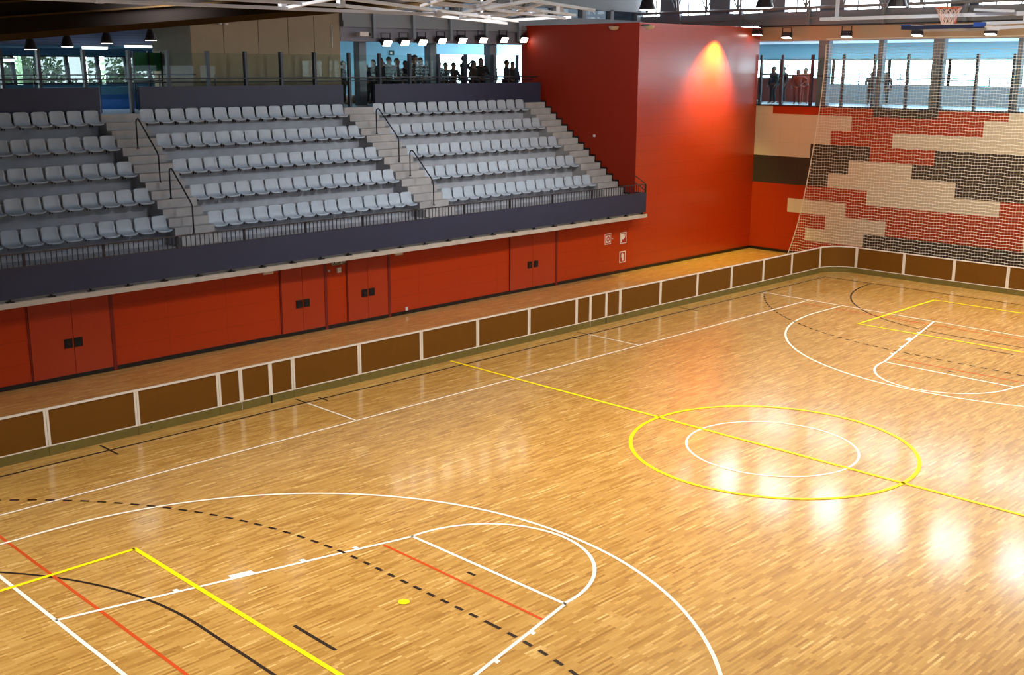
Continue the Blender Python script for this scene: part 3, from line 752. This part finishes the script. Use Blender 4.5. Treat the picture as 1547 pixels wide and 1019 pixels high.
# ================================================================ LAMPS
def flood(loc, rz, tilt, label, group, glow='lampglow'):
    t = thing('floodlight', label, 'floodlight', loc, rz, group)
    bm = new(); prism(bm, [(-.1,.0),(.14,-.02),(.1,.22),(-.1,.2)], 'X', -.2, .2)
    bmesh.ops.rotate(bm, cent=(0,0,.1), matrix=Matrix.Rotation(tilt, 3, 'X'), verts=bm.verts); obj('housing', bm, M['lampbody'], t, bevel=.01)
    bm = new(); box(bm, -.18,.18,-.085,.125,-.035,-.02)
    bmesh.ops.rotate(bm, cent=(0,0,.1), matrix=Matrix.Rotation(tilt, 3, 'X'), verts=bm.verts); obj('lamp_face', bm, M[glow], t)
    bm = new(); box(bm, -.22,-.2,-.02,.02,.05,.4); box(bm, .2,.22,-.02,.02,.05,.4); box(bm, -.22,.22,-.02,.02,.38,.4); obj('yoke', bm, M['lampbody'], t)
    return t
for i, (x, z) in enumerate(((7.24,8.7),(8.11,8.73),(8.99,8.77),(9.97,8.82),(11.05,8.87),(12.17,8.9),(13.37,8.93),(14.5,8.95))):
    t = flood((x, 21.75, z), 0, -1.0, 'bright tilted floodlight under the gallery lintel, %s from the left' % ORD[i], 'floodlights above the standing people')
for y, w in ((14.16,'first'),(11.42,'second'),(8.43,'third'),(5.62,'fourth'),(2.9,'fifth'),(.1,'sixth')):
    t = flood((22.55, y, 9.12), -PI/2, -.15, 'dark boxy floodlight hanging before the beige lintel, %s to the right of the red block' % w, 'floodlights above the far gallery', 'lampglow')
flood((22.3, 15.45, 9.25), -PI/2, -.15, 'dark floodlight hanging in front of the upper right corner of the red wall', None)
def bell(loc, s, label, group, glow='lampglow2', cord=.35):
    t = thing('bell_lamp', label, 'pendant lamp', loc, 0, group)
    bm = new(); lathe(bm, [(.22*s,0),(.21*s,.03*s),(.15*s,.22*s),(.10*s,.34*s),(.08*s,.5*s)], n=18); obj('shade', bm, M['lampbody'], t, smooth=False)
    bm = new(); lathe(bm, [(.19*s,-.012),(.19*s,-.002)], n=18); obj('lamp_face', bm, M[glow], t)
    bm = new(); tube(bm, [(0,0,.5*s),(0,0,.5*s+cord)], .015); obj('suspension', bm, M['lampbody'], t)
    return t
for i, (x, z) in enumerate(((-6.66,8.33),(-5.61,8.42),(-4.42,8.53),(-3.02,8.64))):
    bell((x,20.2,z), .85, 'small dark bell pendant lamp over the upper left gallery, %s from the left' % ORD[i], 'bell pendants over the left gallery', cord=zr_(x)-z-.4)
for i, (y, z) in enumerate(((17.99,10.2),(12.38,10.1),(7.04,9.95))):
    bell((18,y,z), 1.6, 'large black high bay lamp under the roof beams, %s from the left' % ORD[i], 'high bay lamps under the roof', cord=12.8-z-.8)
for x, y, z, w in ((-1.25,20,9.42,'left'),(1.11,20,9.62,'right')):
    t = thing('oval_downlight', 'bright oval downlight under the dark timber roof, %s of a pair' % w, 'downlight', (x,y,z))
    bm = new(); lathe(bm, [(.2,0),(.22,.05),(.1,.12)], n=16); obj('housing', bm, M['lampbody'], t)
    bm = new(); lathe(bm, [(.19,-.03),(.2,-.002)], n=16); obj('lamp_face', bm, M['lampglow'], t)
for i, (a, b, z, y) in enumerate(((-2.5,-1.58,8.53,26),(-.95,.12,8.6,26),(.86,1.6,8.56,26),(-5.9,-4.8,8.1,26))):
    t = thing('fluorescent_light', 'glowing white fluorescent strip in the left gallery, %s' % ('second from the left','third from the left','rightmost, beside the beige box','leftmost at the frame edge')[i], 'fluorescent light', ((a+b)/2,y,z-.05), 0, 'fluorescent strips in the left gallery')
    l = b-a; bm = new(); box(bm, -l/2, l/2, -.06,.06,.03,.08); obj('housing', bm, M['whitebox'], t)
    bm = new(); tube(bm, [(-l/2+.02,0,0),(l/2-.02,0,0)], .045, 8); obj('tube', bm, M['fluor'], t)
    bm = new(); box(bm, -.01,.01,-.01,.01,.08, max(.09, 8.5-z+.05) if z < 8.5 else .09); obj('hanger', bm, M['whitebox'], t)
for x, y, w, in ((13.5,15.72,'left'),(14.95,15.55,'right')):
    t = thing('dome_lamp', 'small unlit cream dome lamp at the top of the red block, %s of two' % w, 'lamp', (x if w=='right' else 14.72, y-.1 if w=='right' else 17.0, 9.36))
    bm = new(); lathe(bm, [(.05,-.09),(.16,-.05),(.2,.03),(.2,.06)], n=16); obj('dome', bm, M['lintel'], t, smooth=True)
    bm = new(); box(bm, -.05,.05,-.02,.35 if w=='right' else .02,.06,.12); obj('arm', bm, M['steel_dark'], t)
t = thing('twin_spotlight', 'small white twin emergency spotlight high on the beige box', 'emergency light', (.5,21.97,9.3))
bm = new(); box(bm, -.14,.14,-.06,0,.0,.18); obj('housing', bm, M['whitebox'], t)
for s in (-.1,.12):
    bm = new(); lathe(bm, [(.03,-.06),(.07,-.04),(.07,0)], (s,-.06,-.03), 10); obj('lamp_head', bm, M['whitebox'], t)
t = thing('projector', 'small pale projector under the lintel left of the floodlights', 'projector', (6.1,21.6,8.95))
bm = new(); box(bm, -.25,.15,-.12,.12,0,.16); obj('housing', bm, M['whitebox'], t, bevel=.02)
bm = new(); tube(bm, [(.15,-.03,.08),(.28,-.03,.07)], .05, 10); obj('lens', bm, M['steel_dark'], t)
t = sign('exit_sign', 'small green exit sign on the pale wall behind the standing people', 'exit sign', 14.2, 8.5, .3, .2, M['greensign'], y=29.98)
bm = new(); box(bm, -.1,.02,-.03,-.02,.05,.15); obj('arrow_symbol', bm, M['paint_white'], t)
t = thing('green_panel', 'green glazed screen in the gallery beside the beige box', 'screen', (-1.2,24,6.47))
bm = new(); box(bm, -.45,.5,0,.03,1.25,1.85); obj('green_pane', bm, M['green'], t)
bm = new(); box(bm, -.5,-.45,0,.05,0,1.9); box(bm, .5,.55,0,.05,0,1.9); box(bm, .03,.08,-.01,.05,0,1.9); box(bm, -.5,.55,-.01,.05,.9,.95); box(bm, -.5,.55,-.01,.05,.6,.63); obj('frame', bm, M['mull'], t)

# ================================================================ ROOF STEEL
tr = thing('roof_truss', 'grey steel lattice truss before the white clerestory on the far side', 'truss', (22.4,0,10.2)); o7 = Vector((-22.4,0,-10.2))
bm = new(); tube(bm, [(22.4,-17.9,10.28),(22.4,22,10.28)], .06); tube(bm, [(22.4,-17.9,12.0),(22.4,22,12.0)], .08); part('chord', bm, M['beam'], tr, o7)
bm = new()
for k in range(24):
    y = 21.5-k*1.65
    tube(bm, [(22.4,y,10.28),(22.4,y,12.0)], .045); tube(bm, [(22.4,y,10.28),(22.4,y-.8,12.0)], .03); tube(bm, [(22.4,y-1.65,10.28),(22.4,y-.85,12.0)], .03)
part('lattice_web', bm, M['beam'], tr, o7)
for k in range(10):
    y = 19.9-k*3.3; bm = new()
    sqtube(bm, (22.75,y,9.6), (22.75,y,10.3), .16); sqtube(bm, (22.75,y,9.9), (21.9,y-.5,10.9), .08)
    part('beam_hanger', bm, M['column'], tr, o7)
tr = thing('roof_truss', 'grey steel lattice truss above the standing people on the left', 'truss', (10,21.6,9.9)); o8 = Vector((-10,-21.6,-9.9))
bm = new(); tube(bm, [(5.4,21.6,9.98),(14.7,21.6,9.98)], .05); tube(bm, [(5.4,21.6,11.0),(14.7,21.6,11.0)], .06); part('chord', bm, M['beam'], tr, o8)
bm = new()
for k in range(11):
    x = 5.5+k*.9
    tube(bm, [(x,21.6,9.98),(x,21.6,11.0)], .04); tube(bm, [(x,21.6,9.98),(x+.5,21.6,11.0)], .03)
part('lattice_web', bm, M['beam'], tr, o8)
for x in (6.7,8.6,10.5,12.4,14.3):
    bm = new(); sqtube(bm, (x,21.75,8.9), (x,21.75,9.95), .12); part('beam_hanger', bm, M['column'], tr, o8)

# near basketball goal folded up under the roof
g = thing('folded_goal_frame', 'white tubular steel frame of a folded ceiling basketball goal at the top of the picture', 'basketball goal frame', (-9,1.5,8.7)); o9 = Vector((9,-1.5,-8.7))
for a, b, w in (((-16.5,2.4,8.72),(-7.9,1.55,8.7),.1), ((-13.5,1.1,8.76),(-10.08,1.26,8.75),.1), ((-10.08,1.26,8.75),(-3.6,4.45,8.75),.1),
                ((-10.89,.17,8.78),(-4.28,3.46,8.75),.09), ((-9.9,.3,8.83),(-3.75,2.7,8.8),.09), ((-9.5,.2,8.88),(-3.6,2.6,8.86),.09), ((-9.6,-.6,8.92),(-4.2,1.6,8.9),.1)):
    bm = new(); sqtube(bm, a, b, w*.6, .045); part('long_tube', bm, M['frame'], g, o9)
for a, b in (((-10.55,1.94,8.72),(-11.18,-.21,8.76)), ((-8.0,1.58,8.72),(-7.6,2.4,8.75)), ((-7.23,1.78,8.77),(-8.76,-1.51,8.8)), ((-6.0,3.3,8.75),(-5.2,1.9,8.83)),
             ((-4.7,3.9,8.75),(-3.7,2.6,8.82)), ((-8.6,1.0,8.8),(-6.2,1.4,8.86)), ((-6.9,2.7,8.77),(-5.0,2.0,8.84)), ((-8.8,1.0,8.78),(-9.3,-.5,8.9)), ((-7.5,1.2,8.82),(-8.1,.0,8.92)), ((-5.6,2.5,8.78),(-6.4,.7,8.92))):
    bm = new(); sqtube(bm, a, b, .045, .04); part('cross_brace', bm, M['frame'], g, o9)
for p in ((-8.0,1.55,8.66),(-10.08,1.26,8.72),(-4.6,3.95,8.72),(-6.3,2.8,8.74),(-5.0,1.7,8.84),(-13.3,2.05,8.68),(-10.6,1.95,8.7)):
    bm = new(); box(bm, p[0]-.045,p[0]+.045,p[1]-.045,p[1]+.045,p[2]-.0,p[2]+.1); part('joint_clamp', bm, M['frame'], g, o9)
for p in ((-10.0,1.3),(-5.0,3.7),(-7.0,.9)):
    bm = new(); tube(bm, [(p[0],p[1],8.8),(p[0],p[1],12.79)], .025); part('drop_rod', bm, M['frame'], g, o9)

# second basketball goal folded up over the middle of the hall
g = thing('folded_basketball_goal', 'ceiling basketball goal folded up at the upper right with blue edged backboard and hoop', 'basketball goal', (-1.5,-3.8,8.5)); o10 = Vector((1.5,3.8,-8.5))
bm = new(); box(bm, -1.86, -.82, -4.5, -3.16, 8.565, 8.59); part('backboard', bm, M['backboard'], g, o10)
bm = new(); box(bm, -1.9, -1.86, -4.52, -3.14, 8.52, 8.585); box(bm, -1.86, -.82, -3.16, -3.13, 8.52, 8.585); part('edge_padding', bm, M['navypad'], g, o10)
bm = new(); box(bm, -1.91, -1.86, -4.54, -4.36, 8.54, 8.61); box(bm, -1.905, -1.86, -3.3, -3.13, 8.585, 8.6); part('blue_corner_pad', bm, M['blue'], g, o10)
hx, hy, hz = -1.62, -3.8, 8.86
bm = new(); n = 24; tube(bm, [(hx+.2*math.cos(2*PI*k/n), hy+.2*math.sin(2*PI*k/n), hz) for k in range(n+1)], .009, 6, False); part('hoop_ring', bm, M['orange'], g, o10)
bm = new()
for k in range(12):
    for q in (1,-1):
        P = []
        for j in range(5):
            a = 2*PI*(k+q*j*.5)/12; rr = .2-.11*(j/4)**.8
            P.append((hx+rr*math.cos(a), hy+rr*math.sin(a), hz-.27*j/4))
        tube(bm, P, .006, 4)
part('hoop_net', bm, M['netwhite'], g, o10)
bm = new(); tube(bm, [(hx+.2,hy,hz),(hx+.3,hy,hz-.02),(hx+.3,hy,8.59)], .015); part('rim_bracket', bm, M['orange'], g, o10)
for a, b, w in (((-1.5,-1.4,8.745),(-1.5,-8.5,8.745),.055), ((-1.56,-4.2,8.82),(-1.56,-4.85,8.78),.04), ((-1.68,-4.4,8.6),(-1.5,-7.2,8.64),.045), ((-1.75,-4.2,8.5),(-1.6,-6.6,8.6),.045), ((-1.4,-3.3,8.52),(-1.45,-4.6,8.51),.04)):
    bm = new(); sqtube(bm, a, b, w); part('long_tube', bm, M['frame'], g, o10)
for a, b in (((-1.5,-1.72,8.745),(-1.5,-1.72,12.79)), ((-1.5,-5.0,8.6),(-1.5,-5.0,8.745)), ((-1.5,-6.6,8.6),(-1.5,-6.6,12.79))):
    bm = new(); sqtube(bm, a, b, .05); part('drop_rod', bm, M['frame'], g, o10)
for q in (-1.81, -5.05):
    bm = new(); box(bm, -1.54,-1.46,q,q+.18,8.71,8.78); part('joint_clamp', bm, M['frame'], g, o10)

# ================================================================ SAFETY NET
bm = new()
def net_x(y, z):
    fold = .05*math.sin(y*5.1)*math.exp(-max(0, 12.2-y)*.35) + .02*math.sin(y*2.1+z)
    return 21.6+fold
def y_left(z):
    t = max(0, min(1, z/8.9)); return 11.75 + 1.25*(1-t)**2.2
zs = [.05+.112*k for k in range(int(8.95/.112))]
ymin = -8
def strip(P, w, axis):
    """flat-ish three sided cord along points"""
    rings = []
    for p in P:
        p = Vector(p)
        if axis == 'h': vs = [p+Vector((0,0,w)), p+Vector((w,0,-w*.6)), p+Vector((-w,0,-w*.6))]
        else: vs = [p+Vector((0,w,0)), p+Vector((w,-w*.6,0)), p+Vector((-w,-w*.6,0))]
        rings.append([bm.verts.new(v) for v in vs])
    for A, B in zip(rings, rings[1:]):
        for k in range(3): bm.faces.new((A[k], A[(k+1)%3], B[(k+1)%3], B[k]))
for z in zs:
    P = []; y = y_left(z)
    while y > ymin:
        P.append((net_x(y,z), y, z+.012*math.sin(y*9+z*3))); y -= .11
    strip(P, .0085, 'h')
k = 0
yv = 12.95
while yv > ymin:
    P = []
    for z in zs[::3]+[zs[-1]]:
        if y_left(z) >= yv: P.append((net_x(yv,z), yv, z))
    if len(P) > 1: strip(P, .0032, 'v')
    yv -= .112
net = thing('safety_net', 'pale safety net hanging from the roof in front of the mosaic wall', 'net', (21.6,2,.05)); o11 = Vector((-21.6,-2,-.05))
part('net_mesh', bm, M['net'], net, o11)
bm = new(); tube(bm, [(net_x(y_left(z),z), y_left(z), z) for z in zs], .02, 6); part('edge_cord', bm, M['net'], net, o11)
bm = new(); tube(bm, [(21.6,11.75,9.0),(21.6,ymin,9.0)], .02, 6); part('top_cord', bm, M['net'], net, o11)

# ================================================================ PEOPLE
def skin_mesh(name, verts, edges, radii, root, sub=1):
    me = bpy.data.meshes.new(name); me.from_pydata(verts, edges, [])
    o = bpy.data.objects.new(name, me); C.objects.link(o)
    s = o.modifiers.new('skin', 'SKIN'); s.use_smooth_shade = True
    if not me.skin_vertices: 
        bpy.data.objects.remove(o); return None
    sv = me.skin_vertices[0].data
    for i, r in enumerate(radii):
        sv[i].radius = r if isinstance(r, tuple) else (r, r); sv[i].use_root = (i == root)
    q = o.modifiers.new('sub', 'SUBSURF'); q.levels = sub; q.render_levels = sub
    bpy.context.view_layer.update()
    dg = bpy.context.evaluated_depsgraph_get()
    m2 = bpy.data.meshes.new_from_object(o.evaluated_get(dg)); m2.name = name
    bpy.data.objects.remove(o)
    for p in m2.polygons: p.use_smooth = True
    return m2
POSES = {
 'relaxed': dict(le=(.27,.03,1.13), lh=(.27,-.1,.88), re=(-.27,.02,1.13), rh=(-.28,-.09,.88), lf=.02, rf=-.04),
 'rail': dict(le=(.26,-.12,1.16), lh=(.16,-.36,1.12), re=(-.26,-.12,1.16), rh=(-.16,-.36,1.12), lf=.05, rf=-.08),
 'hip': dict(le=(.40,.04,1.2), lh=(.2,-.07,1.03), re=(-.27,.02,1.13), rh=(-.24,-.14,.9), lf=0, rf=.08),
 'camera': dict(le=(.27,-.16,1.25), lh=(.09,-.27,1.5), re=(-.27,-.16,1.25), rh=(-.09,-.27,1.5), lf=-.03, rf=.06),
}
PM = {}
def build_pose(nm, p):
    sh = 1.43
    V = [(0,0,.95),(0,-.0,1.1),(0,-.01,1.27),(0,0,1.41),(0,-.005,1.51),(0,-.02,1.62),(0,-.02,1.71),
         (.18,.0,sh-.02), p['le'], p['lh'], (-.18,.0,sh-.02), p['re'], p['rh'],
         (.09,0,.9),(.10,-.02,.5),(.10,p['lf']+.02,.09),(.11,p['lf']-.14,.03),
         (-.09,0,.9),(-.10,-.02,.5),(-.10,p['rf']+.02,.09),(-.11,p['rf']-.14,.03)]
    E = [(0,1),(1,2),(2,3),(3,4),(4,5),(5,6),(3,7),(7,8),(8,9),(3,10),(10,11),(11,12),(0,13),(13,14),(14,15),(15,16),(0,17),(17,18),(18,19),(19,20)]
    Rr = [(.15,.11),(.13,.1),(.155,.11),(.12,.09),(.058,.062),(.098,.115),(.088,.1),.06,.042,.027,.06,.042,.027,.085,.055,.038,.035,.085,.055,.038,.035]
    # five fingers on each hand
    for h, e, s in ((9,8,1),(12,11,-1)):
        hp = Vector(V[h]); d = (hp-Vector(V[e])).normalized()
        side = d.cross(Vector((0,0,1)));
        if side.length < .2: side = Vector((0,1,0))
        side.normalize(); curl = d.cross(side).normalized()
        palm = hp + d*.05; V.append(tuple(palm)); E.append((h, len(V)-1)); Rr.append((.035,.02)); pi = len(V)-1
        for k, ln in enumerate((.07,.08,.075,.055)):
            b = palm + d*.03 + side*(.024-.016*k); c = b + d*ln*.6; t = c + d*ln*.3 + curl*.015
            i0 = len(V); V += [tuple(b),tuple(c),tuple(t)]; E += [(pi,i0),(i0,i0+1),(i0+1,i0+2)]; Rr += [.009,.008,.007]
        b = hp + side*.035 + d*.02; t = b + d*.04 + side*.015
        i0 = len(V); V += [tuple(b),tuple(t)]; E += [(h,i0),(i0,i0+1)]; Rr += [.011,.008]
    body = skin_mesh('body', V, E, Rr, 0)
    V2 = [(0,0,.9),(0,0,1.1),(0,-.01,1.27),(0,0,1.43),(.19,0,sh-.02),p['le'],tuple(Vector(p['le']).lerp(Vector(p['lh']),.88)),(-.19,0,sh-.02),p['re'],tuple(Vector(p['re']).lerp(Vector(p['rh']),.88))]
    E2 = [(0,1),(1,2),(2,3),(3,4),(4,5),(5,6),(3,7),(7,8),(8,9)]
    jack = skin_mesh('jacket', V2, E2, [(.18,.135),(.16,.125),(.185,.135),(.14,.1),.082,.062,.045,.082,.062,.045], 0)
    V3 = [(0,0,.98),(.095,0,.88),(.10,-.02,.5),(.10,p['lf']+.02,.1),(-.095,0,.88),(-.10,-.02,.5),(-.10,p['rf']+.02,.1)]
    trou = skin_mesh('trousers', V3, [(0,1),(1,2),(2,3),(0,4),(4,5),(5,6)], [(.17,.12),.105,.072,.058,.105,.072,.058], 0)
    bm = new(); bmesh.ops.create_icosphere(bm, subdivisions=3, radius=1)
    for v in bm.verts:
        x, y, z = v.co; v.co = Vector((x*.084, y*.1+.012, max(z,-.5 if y > .1 else .25)*.125))
    hair = bpy.data.meshes.new('hair'); bm.to_mesh(hair); bm.free()
    for q in hair.polygons: q.use_smooth = True
    # nose, ears and brow as one small face mesh joined to body kept simple
    bm = new(); bm.from_mesh(body)
    for c, s in (((0,-.125,1.635),(.012,.018,.022)),((.085,-.01,1.64),(.012,.02,.03)),((-.085,-.01,1.64),(.012,.02,.03))):
        r = bmesh.ops.create_icosphere(bm, subdivisions=1, radius=1)
        for v in r['verts']: v.co = Vector((v.co.x*s[0]+c[0], v.co.y*s[1]+c[1], v.co.z*s[2]+c[2]))
    bm.to_mesh(body); bm.free()
    for q in body.polygons: q.use_smooth = True
    PM[nm] = (body, jack, trou, hair)
for nm, p in POSES.items(): build_pose(nm, p)
def person(loc, rz, h, pose, top, bot, label, group=None, haircol='hair'):
    t = thing('person', label, 'person', loc, rz, group); s = h/1.76; t.scale = (s*1.2,s*1.15,s)
    body, jack, trou, hair = PM[pose]
    for nm, me, m, z in (('body',body,M['skin'],0),('jacket',jack,CL[top],0),('trousers',trou,CL[bot],0),('hair',hair,M[haircol],1.655)):
        me = me.copy(); me.materials.clear(); me.materials.append(m)
        o = bpy.data.objects.new(nm, me); C.objects.link(o); o.parent = t; o.location = (0,-.015,z) if nm == 'hair' else (0,0,0)
    return t
PL = [(6.14,1.62,'relaxed',0,'at the left end of the crowd beside the tall post'),(7.2,1.56,'rail',1,'short, left of the three by the middle aisle opening'),(7.5,1.68,'relaxed',2,'middle of the three by the middle aisle opening'),
 (7.78,1.62,'relaxed',4,'right of the three by the middle aisle opening'),(8.0,1.74,'camera',0,'directly right of the grey column'),(8.33,1.78,'rail',0,'broad, two places right of the grey column'),
 (8.85,1.72,'rail',2,'left of the green exit sign'),(9.23,1.64,'relaxed',1,'shorter, below the green exit sign'),(9.5,1.84,'camera',0,'tall, arms raised, right of the exit sign'),(9.75,1.85,'relaxed',3,'tall, beside the second column'),(10.0,1.76,'hip',0,'standing against the second column'),
 (10.93,1.66,'rail',0,'broad, first against the first bright window'),(11.34,1.58,'relaxed',1,'second against the first bright window'),(11.76,1.58,'rail',2,'third against the first bright window'),(12.33,1.86,'camera',0,'tall with raised arms before the second bright window'),
 (12.87,1.66,'relaxed',3,'short beside the tall one before the second bright window'),(13.28,1.76,'rail',0,'leaning on the rail left of the third column'),(14.04,1.70,'hip',0,'hand on hip right of the third column'),(14.75,1.70,'relaxed',1,'second from the red block'),(15.15,1.64,'relaxed',0,'beside the red block edge')]
for i, (x, h, pose, c, w) in enumerate(PL):
    y = (22.15, 22.75, 23.35)[i%3]
    if i in (0,1,2,3): y = (23.2, 23.2, 23.8, 24.4)[i]
    person((x-(23-y)*.92, y, 6.47), random.uniform(-.5,.5) + (0 if i%3 else .5), h, pose, c, (0,2,1)[i%3], 'dark-clothed backlit person, %s' % w, 'people standing on the left gallery')
for i, (y, h, c, pose, w, x) in enumerate(((16.6,1.66,4,'relaxed','half hidden by the red block edge',25.6),(16.1,1.66,0,'relaxed','second to the right of the red block',25.6),(15.35,1.54,5,'hip','in reddish brown, left of a pair',25.6),(14.95,1.6,5,'relaxed','in a long reddish coat, right of a pair',25.6),(14.05,1.5,5,'relaxed','partly behind the first column',25.6),
        (12.0,1.42,2,'rail','left of three behind the net',26.2),(11.75,1.5,0,'relaxed','middle of three behind the net',26.2),(11.35,1.42,1,'relaxed','right of three behind the net',26.2))):
    person((x+(.9 if i%2 else 0), y+(.56 if i%2 else 0), 6.28), PI*1.5+random.uniform(-.6,.6), h, pose, c, 2 if c != 5 else 5, 'person on the far gallery, %s' % w, 'people on the far gallery')

# ================================================================ TREES OUTSIDE
def tree(x, y, h, r, label):
    t = thing('tree', label, 'tree', (x,y,0), 0, 'trees outside the gallery windows')
    bm = new(); tube(bm, [(0,0,0),(.1,0,h*.4),(0,.1,h*.75)], [.25,.18,.08], 8); tube(bm, [(.1,0,h*.4),(r*.5,.2,h*.7)], [.1,.04], 6); tube(bm, [(.1,0,h*.45),(-r*.5,-.2,h*.72)], [.1,.04], 6); obj('trunk', bm, M['bark'], t)
    bm = new()
    for k in range(1500):
        d = Vector((random.gauss(0,1),random.gauss(0,1),random.gauss(0,1))).normalized()*(random.random()**.4)
        lump = 1+.22*math.sin(d.x*7+x)*math.cos(d.z*6+y)
        c = Vector((d.x*r*lump, d.y*r*lump, h*.72+d.z*h*.3*lump))
        u = Vector((random.gauss(0,1),random.gauss(0,1),random.gauss(0,1))).normalized(); v = u.orthogonal().normalized(); s = random.uniform(.1,.22)
        bm.faces.new([bm.verts.new(c+q) for q in (u*s, v*s*.6, -u*s, -v*s*.6)])
    obj('foliage', bm, M['tree'], t)
for i, (x, y, h, r) in enumerate(((-6.5,39,9.2,2.2),(-3.2,42,9.6,2.3),(.4,40,8.9,1.7),(3.2,44,9.3,2.0),(6.5,41,8.9,1.9))):
    tree(x, y, h, r, 'green tree outside the left gallery windows, %s from the left' % ORD[i])

# ================================================================ LIGHT
w = bpy.data.worlds.new('world'); bpy.context.scene.world = w; w.use_nodes = True
bg = w.node_tree.nodes['Background']; bg.inputs['Color'].default_value = (.82,.93,1,1); bg.inputs['Strength'].default_value = 12.0
def area(name, loc, target, size, power, col, sy=None):
    l = bpy.data.lights.new(name, 'AREA'); l.energy = power; l.size = size; l.color = col
    if sy: l.shape = 'RECTANGLE'; l.size_y = sy
    else: l.shape = 'DISK'
    o = bpy.data.objects.new(name, l); C.objects.link(o); o.location = loc
    o.rotation_euler = (Vector(target)-Vector(loc)).to_track_quat('-Z','Y').to_euler(); return o
warm = (1,.92,.78)
for (x, y, p) in ((-19,-9,80),(-19,-3.5,160),(-19,2.5,210),(-12,-9,30),(-12,-3.5,90),(-12,2.5,360),(-5,-10,130),(-5,-4,260),(-5,2.5,560),(2,-12,260),(2,-4,260),(2,2.5,420),(9,2,230),(10,-6,150),(16,4,420),(16,-4,270),(20,0,270)):
    area('hall_light', (x,y,12.3), (x+.6,y,0), 1.6, p*1.05, warm).data.spread = math.radians(114)
for (x, y) in ((6,-15),(8,-6),(6,5)):
    area('hall_light', (x,y,12.3), (x+11,y+3,0), 1.6, 480, (1,.84,.58))
for x in (-9,-2.5,4,10):
    area('stand_fill', (x,7.4,9.9), (x,18.5,4.2), 1.2, 135, (.92,.96,1)).data.spread = math.radians(100)  # fill lights added above the frame to brighten the seats; no fixtures there
for loc, sx, sy, pw, col in (((-4,24.5,8.4),6,.6,60,(.8,.92,1)), ((12,26,8.9),10,.6,90,(.6,.9,1)), ((26,4,8.9),.6,26,900,(.7,.93,1))):
    o = area('gallery_fill', loc, (loc[0],loc[1],0), sx, pw, col, sy); o.rotation_euler = (0,0,0)  # fill areas added to brighten the gallery slats, headers and ceilings
# spotlight grazing the red wall
def spot(loc, target, power, angle, blend, col, rad=.05):
    l = bpy.data.lights.new('wall_spotlight', 'SPOT'); l.energy = power; l.spot_size = math.radians(angle); l.spot_blend = blend; l.color = col; l.shadow_soft_size = rad
    o = bpy.data.objects.new('wall_spotlight', l); C.objects.link(o); o.location = loc
    o.rotation_euler = (Vector(target)-Vector(loc)).to_track_quat('-Z','Y').to_euler(); return o
spot((19.9,15.15,9.35), (19.4,15.85,6.2), 5000, 92, 1.0, (1,.86,.22))

# ================================================================ CAMERA
cam = bpy.data.cameras.new('camera'); co = bpy.data.objects.new('camera', cam); C.objects.link(co)
yaw, pit, rol = .784, .23495, .003
f = Vector((math.cos(yaw)*math.cos(pit), math.sin(yaw)*math.cos(pit), -math.sin(pit)))
r = f.cross(Vector((0,0,1))).normalized(); u = r.cross(f)
r2 = r*math.cos(rol)+u*math.sin(rol); u2 = -r*math.sin(rol)+u*math.cos(rol)
co.matrix_world = Matrix(((r2.x,u2.x,-f.x,-20.24),(r2.y,u2.y,-f.y,-12.334),(r2.z,u2.z,-f.z,7.914),(0,0,0,1)))
cam.sensor_width = 36; cam.lens = 1711/1547*36; cam.clip_end = 300
sc = bpy.context.scene; sc.camera = co
sc.view_settings.view_transform = 'Standard'; sc.view_settings.look = 'None'; sc.view_settings.gamma = 1; sc.view_settings.use_curve_mapping = False
sc.view_settings.exposure = 0.0
